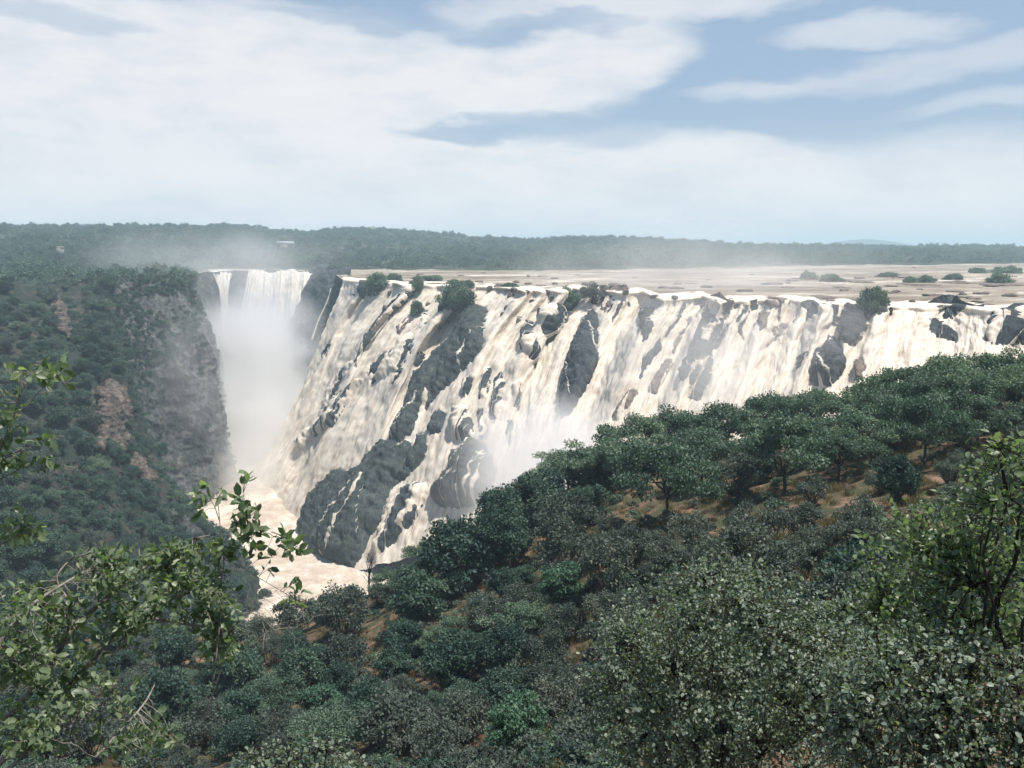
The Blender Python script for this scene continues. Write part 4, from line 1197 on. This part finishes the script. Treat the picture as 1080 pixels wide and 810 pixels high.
rng = np.random.default_rng(77)
for k in range(64):
    px = rng.uniform(400, 1090); lp_ = float(np.interp(px, lip_px, [b for _, b in LIP])); bk = float(np.interp(px, *np.array(BANK).T))
    py = lp_ - (lp_ - bk - 3) * rng.random() ** 1.8 - .5
    w_ = rng.uniform(4, 16) * (.6 + .8 * (py - bk) / (lp_ - bk)); Yb = float(Yat(py, .3)); s_ = Yb / F
    o = link('boulder', boulder_mesh(700 + k, w_ * s_ * .5, w_ * s_ * rng.uniform(.5, 1.1), rng.uniform(.35, .95)), M['rock_river']); o.location = P(px, py, Yb)
    z_ = 'left of the green lip bushes' if px < 580 else 'between green lip bushes and the lone tree' if px < 900 else 'right of the lone tree'
    tag(o, 'low brown rock awash ' + z_, 'boulder', 'low rocks awash in the river ' + z_)
# bushes growing on the lip and on river islets
BUSH = [(340,366,291,15,'acacia','dark bush capping the headland beside the far curtain'),(384,411,304,20,'round','green bush on the leftmost lip ledge of the main cascade'),(431,448,304,16,'round','small bush left of the bushy ledge on the lip'),
 (432,448,330,16,'round','green bush lower in the upper left rapids'),(462,502,318,26,'acacia','wide green bush spread over the ledge above long slab'),(583,613,320,20,'round','left one of the two green bushes above the triangular rock'),
 (612,641,317,20,'feathery','right one of two green lip bushes, paler than its neighbour'),(903,938,324,26,'acacia','lone green tree on the lip in the right half of the falls'),(843,862,295,11,'round','hazy bush on the far river islet, left of a pair'),
 (864,889,297,10,'round','hazy bush on far river islet, right of a pair'),(952,968,298,8,'round','small river bush left of a darker one'),(966,988,298,9,'round','darker river bush midway to the right edge'),
 (995,1016,295,8,'acacia','low spreading river bush right of the darker one'),(1040,1068,298,12,'round','dark river bush near the right picture edge'),(488,502,303,9,'round','small bush out in rapids behind the wide bush'),
 (440,470,296,7,'acacia','low far bush on the left river edge'),
 (1020,1042,288,7,'acacia','low scrub on the far right bank, left of a pale trunked clump'),(1046,1078,288,9,'acacia','low scrub clump at the right edge on the far bank'),(925,948,292,6,'acacia','low strip of scrub right of the hazy river pair'),
 (528,548,303,6,'acacia','tiny bush among the midstream boulders'),(648,664,306,7,'acacia','tiny bush on the lip above the small pointed rock'),(405,425,296,9,'acacia','low bush between the leftmost lip ledge and small lip bush'),
 (470,486,300,7,'acacia','tiny bush left of the wide ledge bush')]
for x0, x1, pyb, hpx, kind, lab in BUSH:
    pc = .5 * (x0 + x1); lipp = np.interp(pc, lip_px, [b for _, b in LIP])
    if pc < 370: Yb = 760.
    elif pyb < lipp + 3: Yb = float(Yat(pyb, .3))
    else:
        i = np.argmin((GX - pc) ** 2 + (GY - pyb) ** 2); Yb = float(base.reshape(-1, 3)[i, 1]) - 2
    w = (x1 - x0) * Yb / F
    kind = 'feathery' if kind == 'feathery' else 'bush'
    tl = .85 * hpx / (x1 - x0) / {'bush': 2.7 / 5.4, 'feathery': 3.7 / 4.6}[kind]
    t = plant(kind, P(pc, pyb, Yb) - np.array([0, 0, .12 * hpx * Yb / F]), w * 1.12, lab, 'bushes on the lip and river islets', tall=tl * 1.1)

ISLET = [(852,290,26,3),(877,291,30,3),(960,296,20,3),(977,297,26,3),(1005,294,24,3),(1054,297,32,4)]
for k, (px, py, w_, h_) in enumerate(ISLET):
    Yb = float(Yat(py + 4, .3)); s = Yb / F
    o = link('boulder', boulder_mesh(900 + k, w_ * s * .5, w_ * s * .8, h_ * s * .4), M['rock_river']); o.location = P(px, py + 4, Yb)
    tag(o, ['flat rock under the left bush of the hazy river pair', 'flat rock under the right bush of the hazy river pair', 'flat rock under the small river bush left of a darker one', 'flat rock under the darker river bush',
            'flat rock under the low spreading river bush', 'flat rock under the dark river bush near the right edge'][k], 'boulder', 'rocks under the river bushes')
# small pale buildings in the far woodland
def house(px, py, wpx, label, mat_wall, mat_roof, Yh):
    p = P(px, py, Yh); w = wpx * Yh / F; d = w * .7; hgt = w * .09
    t = thing('house', p, label, 'house')
    def box(x0, x1, y0, y1, z0, z1):
        v = np.array([[x, y, z] for z in (z0, z1) for y in (y0, y1) for x in (x0, x1)])
        return v, np.array([[0, 1, 3, 2], [4, 6, 7, 5], [0, 4, 5, 1], [2, 3, 7, 6], [0, 2, 6, 4], [1, 5, 7, 3]])
    v, f = box(-w / 2, w / 2, -d / 2, d / 2, -8, hgt); link('wall', np_mesh('wall', v, [f]), mat_wall, t)
    e = w * .07
    v = np.array([[-w/2-e, -d/2-e, hgt], [w/2+e, -d/2-e, hgt], [w/2+e, d/2+e, hgt], [-w/2-e, d/2+e, hgt], [-w/2-e, 0, hgt + d*.3], [w/2+e, 0, hgt + d*.3]])
    link('roof', np_mesh('roof', v, [np.array([[0, 1, 5, 4], [2, 3, 4, 5], [3, 2, 1, 0]]), np.array([[0, 4, 3], [1, 2, 5]])]), mat_roof, t)
    for k in (-.25, .25):
        v, f = box(w * k - w * .06, w * k + w * .06, -d / 2 - .12, -d / 2 + .1, hgt * .35, hgt * .75)
        link('window', np_mesh('window', v, [f]), M['dark_opening'], t)
house(63, 262, 7, 'small white walled house among trees on the left hill', M['plaster'], M['plaster'], 800)
house(301, 259, 15, 'long pale roofed house in the woods above the far curtain', M['plaster'], M['tin'], 1250)
house(386, 244, 14, 'pinkish house on the wooded hilltop', M['rock_brown'], M['plaster'], 1880)

# ------------------------------------------------------------------ foreground plants
def shoot_leaves(lines, rng, density, ln, wd, spread=.55, droop=.0, up=.4, broad=True, start=.3):
    """leaves alternating along twigs. lines: list of (pts, radii)"""
    Pp, A, Nn, T = [], [], [], []
    for pts, _ in lines:
        seg = np.linalg.norm(np.diff(pts, axis=0), axis=1); L = seg.sum()
        n = max(2, int(L * density)); tt = np.linspace(start, 1.0, n) + rng.normal(0, .3 / n, n); tt = np.clip(tt, 0, 1)
        cum = np.concatenate([[0], np.cumsum(seg)]) / max(L, 1e-6)
        p = np.stack([np.interp(tt, cum, pts[:, k]) for k in range(3)], -1)
        d = unit(pts[-1] - pts[0])
        r = unit(rng.normal(size=(n, 3))); r = unit(r - d * (r @ d)[:, None])
        Pp.append(p); A.append(unit(d * rng.uniform(.1, .9, (n, 1)) + r * 1.0 + [0, 0, -droop]))
        Nn.append(unit(rng.normal(0, spread, (n, 3)) + [0, 0, up] + d * .2)); T.append(np.clip(rng.normal(rng.uniform(.3, .65), .2, n), 0, 1))
    Pp, A, Nn, T = map(np.concatenate, (Pp, A, Nn, T))
    s = rng.uniform(.5, 1.3, len(Pp))
    fn = leaf_broad if broad else leaf_quads
    v, f = (fn(Pp, A, Nn, ln * s, wd * s) if broad else leaf_quads(Pp, A, Nn, ln * s, wd * s, .18))
    k = 8 if broad else 4
    return v, f, np.repeat(T, k)

def shrub_lines(base, cen, rad, nstem, ntwig, rng, twig=.45, flat=False):
    base, cen, rad = map(np.array, (base, cen, rad))
    stems, twigs, nodes = [], [], []
    for k in range(nstem):
        o = ball(1, rng, .25)[0]; e = cen + o * rad * .9
        pts = curve_pts(base + rng.normal(0, .12, 3) * [1, 1, .2], e, 12, .07, rng, .04)
        r0 = rng.uniform(.012, .024)
        stems.append((pts, np.linspace(r0, r0 * .25, 12))); nodes.append(pts[4:])
    nodes = np.concatenate(nodes)
    tb = ball(ntwig, rng, .45); tb = tb[(tb[:, 2] > -.35) | (rng.random(len(tb)) < .4)]
    tg = cen + tb * rad
    for e in tg:
        i = np.argmin(((nodes - e) ** 2).sum(1) * rng.uniform(.6, 1.4, len(nodes)))
        s = nodes[i]; dv = e - s; L = np.linalg.norm(dv)
        if L > twig * 2.2:
            mid = e - dv / L * twig * rng.uniform(.8, 1.3)
            stems.append((curve_pts(s, mid, 6, .08, rng, .03), np.linspace(.006, .003, 6))); s = mid
        twigs.append((curve_pts(s, e, 5, .08, rng), np.linspace(.0032, .0015, 5)))
    return stems, twigs

def fg_plant(name, cat, base, stems, twigs, leafpack, matl, matb, label, parts=('stem', 'foliage')):
    base = np.array(base, float)
    t = thing(name, base, label, cat)
    v, q = tubes(stems + twigs, 5)
    link(parts[0], np_mesh(parts[0], v - base, [q], smooth=True), M[matb], t)
    v, f, tint = leafpack
    link(parts[1], np_mesh(parts[1], v - base, f, {'tint': tint}), M[matl], t)
    return t

rng = np.random.default_rng(71)
# big grey-green bush, lower right
def bush_at(px, py, Y, rpx, rpy, ry, nstem, ntwig, dens, ln, wd, matl, matb, name, cat, label, broad, basepx=None, twig=.4, up=.4, base_z=None):
    c = P(px, py, Y); r = [rpx * Y / F, ry, rpy * Y / F]
    b = P(basepx or px, py, Y); g_ = drop(near_bvh, b[0], Y); b[2] = (g_.z if g_ else c[2] - 3) - .05
    st, tw = shrub_lines(b, c, r, nstem, ntwig, rng, twig)
    lv = shoot_leaves(tw, rng, dens, ln, wd, up=up, broad=broad)
    return fg_plant(name, cat, b, st, tw, lv, matl, matb, label)
bush_at(765, 735, 9.5, 175, 165, 1.5, 30, 4200, 24, .045, .032, 'leaf_near_grey', 'bark_dark', 'leafy_bush', 'bush', 'large grey green small leaved bush with dark stems, lower right of centre', True, twig=.34)
bush_at(905, 735, 10.5, 110, 130, 1.2, 18, 1500, 22, .056, .038, 'leaf_near_grey', 'bark_dark', 'leafy_bush', 'bush', 'grey green bush filling the gap between the largest bush and the bright shrub', True, twig=.34)
bush_at(990, 775, 5.2, 155, 140, .7, 16, 2500, 26, .038, .025, 'leaf_near_grey', 'bark_dark', 'leafy_bush', 'bush', 'grey green bush with dark bare stems in the bottom right corner', True, twig=.26)
bush_at(310, 822, 8.0, 100, 34, .7, 14, 520, 24, .046, .034, 'leaf_near_grey', 'bark_dark', 'leafy_bush', 'bush', 'low pale leaved bush along the bottom edge, left of the olive shrub', True, twig=.25)
bush_at(1000, 630, 6.2, 110, 125, .8, 10, 950, 18, .060, .032, 'leaf_near_green', 'bark_dark', 'leafy_shrub', 'shrub', 'bright yellow green broad leaved shrub on the right', True, twig=.35, up=.2)
bush_at(1062, 525, 5.6, 56, 80, .5, 7, 380, 18, .060, .031, 'leaf_near_green', 'bark_dark', 'leafy_shrub', 'shrub', 'tall fresh green shoots at the right picture edge', True, twig=.3, up=.2)

# left foreground tree: hand-laid branches (px,py,Y)
def br(pts, r0, r1, n=22):
    a = np.array(pts, float); p = catmull(P(a[:, 0], a[:, 1], a[:, 2]), n, 0)
    p = p + fbm(p * 3.0, 2, 7)[:, None] * .015
    return (p, np.linspace(r0, r1, n))
main = [br([(-70,840,4.6),(40,720,4.9),(70,670,5.0),(110,633,5.2),(150,600,5.4),(185,575,5.5)], .024, .008),
        br([(-60,870,4.4),(40,760,4.7),(90,705,4.9),(140,655,5.1),(200,660,5.4),(245,662,5.5)], .02, .006),
        br([(-60,820,4.3),(-10,700,4.5),(20,650,4.6),(60,620,4.8),(95,600,5.0)], .016, .006),
        br([(70,670,5.0),(72,635,5.0),(60,610,5.0),(75,590,5.1),(90,585,5.1)], .009, .004),
        br([(120,690,5.0),(170,640,5.2),(215,620,5.4),(240,600,5.5)], .009, .004),
        br([(-30,860,4.3),(30,790,4.5),(80,760,4.7),(140,720,4.9)], .014, .005),
        br([(100,800,4.5),(150,745,4.8),(165,720,5.0)], .008, .004),
        br([(150,600,5.4),(200,570,5.5),(232,562,5.6)], .007, .003)]
blobs = [(60,650,55,45,4.9,70),(120,600,50,32,5.1,90),(190,600,48,38,5.4,120),(225,640,36,40,5.5,80),(30,700,45,50,4.6,70),(90,730,60,50,4.8,80),(30,770,50,40,4.5,70),(140,650,50,40,5.1,90),(150,790,70,20,4.7,30),(235,690,25,16,5.5,22),(20,640,30,30,4.7,30)]
stems, twigs = list(main), []
nodes = np.concatenate([p for p, _ in main])
for bx, by, rx, ry, Yb, n in blobs:
    for _ in range(n):
        o = ball(1, rng, .2)[0]
        e = P(bx + o[0] * rx, by + o[1] * ry, Yb + o[2] * .35)
        i = np.argmin(((nodes - e) ** 2).sum(1) * rng.uniform(.7, 1.4, len(nodes))); s = nodes[i]; dv = e - s; L = np.linalg.norm(dv)
        if L > .4:
            m_ = e - dv / L * rng.uniform(.14, .28); stems.append((curve_pts(s, m_, 6, .08, rng, .03), np.linspace(.0042, .0024, 6))); s = m_
        twigs.append((curve_pts(s, e, 5, .07, rng), np.linspace(.0026, .0013, 5)))
fg_plant('leafy_tree', 'tree', P(-70, 840, 4.6), stems, twigs, shoot_leaves(twigs, rng, 36, .052, .031, up=.5), 'leaf_near_green', 'bark_pale',
         'leafy tree with pale branches reaching in from the lower left', ('branch', 'crown'))
# spindly shoot in front of the pool
main = [br([(225,720,5.3),(232,655,5.4),(232,620,5.45),(236,590,5.5),(231,550,5.5),(228,520,5.5)], .006, .002),
        br([(236,590,5.5),(252,575,5.5),(258,550,5.55),(256,520,5.6)], .0035, .0018), br([(250,578,5.5),(275,562,5.55),(300,572,5.6),(314,578,5.6)], .003, .0015),
        br([(231,550,5.5),(222,528,5.5),(208,517,5.5)], .003, .0015), br([(234,600,5.5),(222,588,5.5),(216,578,5.5)], .0025, .0015),
        br([(262,600,5.5),(300,625,5.55),(316,632,5.6)], .0022, .0014), br([(236,590,5.5),(262,600,5.5)], .003, .002), br([(258,550,5.55),(268,540,5.6),(268,530,5.6)], .0025, .0014)]
twigs = []
for (x, y, n, s) in [(257,535,16,8),(264,556,14,8),(245,570,10,8),(270,573,12,8),(300,566,8,5),(310,576,12,6),(220,527,10,6),(212,516,6,5),(220,584,8,6),(236,580,8,7),(313,626,10,6),(258,510,4,4),(282,596,4,4)]:
    for _ in range(n):
        e = P(x + rng.normal(0, s), y + rng.normal(0, s), 5.5 + rng.normal(0, .05)); nodes = np.concatenate([p for p, _ in main])
        i = np.argmin(((nodes - e) ** 2).sum(1)); twigs.append((curve_pts(nodes[i], e, 4, .08, rng), np.linspace(.0018, .001, 4)))
lv = shoot_leaves(twigs, rng, 9, .075, .042, up=.1, start=.75)
fg_plant('leafy_sapling', 'sapling', P(225, 720, 5.3), main, twigs, lv, 'leaf_near_green', 'bark_pale', 'spindly sapling shoot with sparse leaves in front of the foaming pool', ('stem', 'foliage'))
# upper left twigs of a sapling at the picture edge
main = [br([(-60,760,5.0),(-25,600,5.0),(-8,500,5.0),(14,440,5.0),(22,415,5.0),(36,395,5.0)], .010, .003), br([(14,440,5.0),(32,425,5.0),(48,405,5.0),(60,392,5.0)], .004, .002),
        br([(-8,500,5.0),(10,480,5.0),(30,470,5.0),(45,462,5.0)], .004, .002), br([(-25,600,5.0),(0,575,5.0),(18,565,5.0),(40,560,5.0)], .004, .002), br([(-10,510,5),(10,500,5),(30,492,5),(52,497,5)], .004, .0018),
        br([(-15,540,5),(5,500,5),(15,480,5)], .004, .002), br([(-20,450,5.),(0,440,5.),(14,440,5.)], .003, .002)]
twigs = []; nodes = np.concatenate([p for p, _ in main])
for (x, y, n, sx, sy) in [(50,392,34,12,7),(12,392,6,5,3),(58,400,14,8,6),(12,445,20,9,10),(40,490,16,12,6),(8,480,24,10,12),(46,462,8,6,4),(18,560,30,14,9),(10,425,10,6,8),(30,555,14,10,8)]:
    for _ in range(n):
        e = P(x + rng.normal(0, sx), y + rng.normal(0, sy), 5.0 + rng.normal(0, .08))
        i = np.argmin(((nodes - e) ** 2).sum(1)); twigs.append((curve_pts(nodes[i], e, 4, .08, rng), np.linspace(.0018, .001, 4)))
fg_plant('leafy_sapling', 'sapling', P(-60, 760, 5.0), main, twigs, shoot_leaves(twigs, rng, 14, .060, .036, up=.3, start=.6), 'leaf_near_green', 'bark_pale',
         'tall thin sapling at the left picture edge, tufts of leaves over the gorge side', ('stem', 'foliage'))
# pale dead twigs
lines = [br([(215,760,6.2),(235,700,6.2),(250,655,6.2),(262,648,6.25),(278,655,6.3),(292,668,6.3)], .006, .002)]
def tw(p, d, L, r, lev):
    e = p + d * L; pts = curve_pts(p, e, 6, .14, rng); lines.append((pts, np.linspace(r, r * .5, 6)))
    if lev:
        for _ in range(3):
            i = rng.integers(2, 6); tw(pts[i], unit(d + rng.normal(0, .7, 3) * [1, .5, 1]), L * rng.uniform(.5, .8), r * .65, lev - 1)
for i in (8, 12, 15, 18, 20):
    tw(lines[0][0][i], unit(rng.normal(0, .6, 3) + [.6, 0, .1]), .26, .0028, 2)
b0 = P(215, 760, 6.2)
t = thing('dead_branch', b0, 'pale bare twigs sticking out below the pool outlet', 'branch')
v, q = tubes(lines, 5); link('twigs', np_mesh('twigs', v - b0, [q], smooth=True), M['bark_pale'], t)

# ------------------------------------------------------------------ spray and haze
def spray(name, px, py, Y, rx, ry, rz, dens, label, nscale=.02, tilt=0.0, thr=(.30, .72)):
    import bmesh
    bm = bmesh.new(); bmesh.ops.create_icosphere(bm, subdivisions=3, radius=1)
    me = bpy.data.meshes.new(name); bm.to_mesh(me); bm.free()
    m, nt, out = new_mat(name + '_volume'); b = NB(nt)
    oc = b.n('ShaderNodeTexCoord').outputs['Object']
    ln_ = b.n('ShaderNodeVectorMath', operation='LENGTH'); nt.links.new(oc, ln_.inputs[0])
    fall = b.mapr(ln_.outputs['Value'], 1.0, 0.12)
    nz = b.mapr(b.noise(pos(b), nscale, 3, .55), thr[0], thr[1])
    d = b.m('MULTIPLY', b.m('MULTIPLY', fall, nz), dens)
    pv = b.n('ShaderNodeVolumePrincipled')
    pv.inputs['Color'].default_value = (.985, .98, .97, 1); pv.inputs['Anisotropy'].default_value = .2
    nt.links.new(d, pv.inputs['Density'])
    nt.links.new(pv.outputs[0], out.inputs['Volume'])
    o = link(name, me, m); o.location = P(px, py, Y); o.scale = (rx, ry, rz); o.rotation_euler = (0, tilt, 0)
    return tag(o, label, kind='stuff')
spray('mist', 268, 428, 610, 66, 165, 98, .13, 'dense white spray filling the head of the gorge', .017, 0, (.36, .66))
spray('mist', 235, 276, 720, 120, 160, 36, .010, 'thin drifting spray above the far curtain')
spray('mist', 560, 500, 308, 46, 30, 36, .15, 'white mist basin at the foot of the falls centre')
spray('mist', 785, 375, 286, 60, 28, 36, .034, 'veil of spray over the right half of the falls')
spray('mist', 206, 395, 462, 34, 28, 60, .030, 'thin spray drifting across the edge of the grey wall')
spray('mist', 735, 282, 470, 120, 120, 24, .011, 'thin spray drifting above the right half of the falls')
spray('mist', 285, 478, 520, 52, 95, 30, .075, 'low spray over the plunge pool')

bmv = np.array([[x, y, z] for z in (-125, 118) for y in (-200, 8500) for x in (-6500, 6500)], float)
bf = np.array([[0, 2, 3, 1], [4, 5, 7, 6], [0, 1, 5, 4], [2, 6, 7, 3], [0, 4, 6, 2], [1, 3, 7, 5]])
m, nt, out = new_mat('haze_air'); b = NB(nt)
pv = b.n('ShaderNodeVolumePrincipled'); pv.inputs['Color'].default_value = (.66, .86, .96, 1); pv.inputs['Density'].default_value = .00024
nt.links.new(pv.outputs[0], out.inputs['Volume'])
tag(link('haze', np_mesh('haze', bmv, [bf]), m), 'pale blue summer haze in the air over the gorge', kind='stuff')

# ------------------------------------------------------------------ sun, sky, camera
SUN_EL, SUN_AZ = R(72), R(98)       # azimuth measured from +y towards +x
sv = Vector((math.sin(SUN_AZ) * math.cos(SUN_EL), math.cos(SUN_AZ) * math.cos(SUN_EL), math.sin(SUN_EL)))
ld = bpy.data.lights.new('sun', 'SUN'); ld.energy = 5.0; ld.angle = R(.5); ld.color = (1.0, .945, .87)
lo_ = bpy.data.objects.new('sun', ld); COL.objects.link(lo_); lo_.rotation_euler = sv.to_track_quat('Z', 'Y').to_euler()
lo_['kind'] = 'helper'

w = bpy.data.worlds.new('World'); sc.world = w; w.use_nodes = True
nt = w.node_tree; nt.nodes.clear(); b = NB(nt)
out = b.n('ShaderNodeOutputWorld'); bg = b.n('ShaderNodeBackground'); bg.inputs['Strength'].default_value = .09
sky = b.n('ShaderNodeTexSky', sky_type='NISHITA', sun_disc=False)
sky.sun_elevation = SUN_EL; sky.sun_rotation = SUN_AZ; sky.altitude = 800; sky.air_density = 1.0; sky.dust_density = 2.0; sky.ozone_density = 1.0
d = b.n('ShaderNodeTexCoord').outputs['Generated']
sx = b.n('ShaderNodeSeparateXYZ'); nt.links.new(d, sx.inputs[0])
az = b.m('ARCTAN2', sx.outputs[0], sx.outputs[1])
el = b.m('ARCSINE', sx.outputs[2])
cv = b.n('ShaderNodeCombineXYZ'); nt.links.new(az, cv.inputs[0]); nt.links.new(el, cv.inputs[1])
wn = b.n('ShaderNodeTexNoise'); nt.links.new(b.scale(cv.outputs[0], 5.0, 14.0, 1), wn.inputs['Vector']); wn.inputs['Scale'].default_value = 1.0; wn.inputs['Detail'].default_value = 5; wn.inputs['Roughness'].default_value = .55
wsep = b.n('ShaderNodeSeparateColor'); nt.links.new(wn.outputs['Color'], wsep.inputs[0])
azw = b.m('ADD', az, b.m('MULTIPLY', b.m('SUBTRACT', wsep.outputs[0], .5), .22))
elw = b.m('ADD', el, b.m('MULTIPLY', b.m('SUBTRACT', wsep.outputs[1], .5), .075))
CL = [  # px, py, rx, ry, strength, tilt
 (60, 60, 170, 70, 1.0, 0), (230, 70, 260, 62, 1.0, 0), (420, 85, 220, 48, 1.0, 0), (590, 72, 130, 36, .95, -.18), (180, 150, 380, 90, .95, 0), (120, 180, 420, 90, .8, 0), (430, 175, 260, 50, .8, 0),
 (660, 8, 190, 17, .75, -.03), (640, 165, 110, 32, .85, 0), (780, 165, 75, 22, .75, .1), (740, 205, 330, 50, .6, 0), (925, 33, 62, 11, .5, .1), (970, 70, 140, 12, .40, -.05), (1050, 104, 60, 8, .36, 0), (830, 84, 80, 6, .3, -.08), (1000, 185, 160, 32, .5, 0), (540, 215, 420, 40, .65, 0), (250, 8, 90, 10, .4, 0)]
field = None
for px, py, rx, ry, st, tl in CL:
    dv = ray(px, py); a0 = math.atan2(dv[0], dv[1]); e0 = math.asin(dv[2] / np.linalg.norm(dv))
    dx = b.m('SUBTRACT', azw, a0); dy = b.m('SUBTRACT', elw, e0 )
    if tl: dy = b.m('SUBTRACT', dy, b.m('MULTIPLY', dx, -tl))
    q = b.m('ADD', b.m('POWER', b.m('MULTIPLY', dx, F / rx), 2.0), b.m('POWER', b.m('MULTIPLY', dy, F / ry), 2.0))
    q = b.mapr(q, 1.5, .35, 0, st) if st > .56 else b.mapr(q, 2.4, 0, 0, st * 1.15)
    field = q if field is None else b.m('SUBTRACT', b.m('ADD', field, q), b.m('MULTIPLY', field, q))
for px, py, rx, ry, st in [(485, 139, 75, 9, .85), (560, 132, 60, 12, .7), (620, 138, 70, 14, .6), (560, 27, 90, 8, .6), (60, 6, 80, 10, .5), (380, 14, 90, 7, .5)]:
    dv = ray(px, py); a0 = math.atan2(dv[0], dv[1]); e0 = math.asin(dv[2] / np.linalg.norm(dv))
    q = b.m('ADD', b.m('POWER', b.m('MULTIPLY', b.m('SUBTRACT', azw, a0), F / rx), 2.0), b.m('POWER', b.m('MULTIPLY', b.m('SUBTRACT', elw, e0), F / ry), 2.0))
    field = b.m('MULTIPLY', field, b.mapr(q, .3, 1.6, 1 - st, 1.0))
tex = b.noise(b.scale(cv.outputs[0], 7.0, 22.0, 1), 1.0, 6, .6)
field = b.m('MULTIPLY', field, b.mapr(tex, .15, .55, .62, 1.0))
# other parts of the dome: scattered cloud
gen = b.m('MULTIPLY', b.mapr(b.noise(b.scale(d, 2, 2, 5), 1.2, 6, .6), .45, .7, 0, .7), b.mapr(b.m('ABSOLUTE', az), .75, 1.1))
field = b.m('MAXIMUM', field, gen)
hz = b.mapr(el, .16, -.01, 0, .72)
hz = b.m('MULTIPLY', hz, 1.0)
cloudcol = b.mix(b.mapr(tex, .3, .7), (6.0, 6.15, 6.45), (6.7, 6.75, 6.9))
skyc = b.mix(.75, sky.outputs[0], b.mix(b.mapr(el, .26, .6), (2.75, 3.75, 5.0), (.60, 1.60, 3.5)))
c = b.mix(hz, skyc, (6.15, 6.2, 6.3))
c = b.mix(field, c, cloudcol)
nt.links.new(c, bg.inputs['Color']); nt.links.new(bg.outputs[0], out.inputs[0])
w.cycles.sampling_method = 'MANUAL'; w.cycles.sample_map_resolution = 512

cd = bpy.data.cameras.new('camera'); cam = bpy.data.objects.new('camera', cd); COL.objects.link(cam)
cd.sensor_width = 36; cd.lens = 36 * F / 1080; cd.clip_start = .1; cd.clip_end = 30000
cam.location = (0, 0, CAMZ); cam.rotation_euler = (R(90) - PITCH, 0, 0)
cam['kind'] = 'helper'
sc.camera = cam

vs = sc.view_settings; vs.view_transform = 'Standard'; vs.look = 'None'; vs.exposure = 0.55; vs.gamma = 1.0
cy = sc.cycles
cy.use_denoising = True; cy.max_bounces = 7; cy.diffuse_bounces = 3; cy.glossy_bounces = 2; cy.transmission_bounces = 3; cy.volume_bounces = 4; cy.transparent_max_bounces = 8
cy.use_adaptive_sampling = True; cy.adaptive_threshold = .02
cy.volume_max_steps = 96; cy.volume_step_rate = 3.0
cy.caustics_reflective = False; cy.caustics_refractive = False
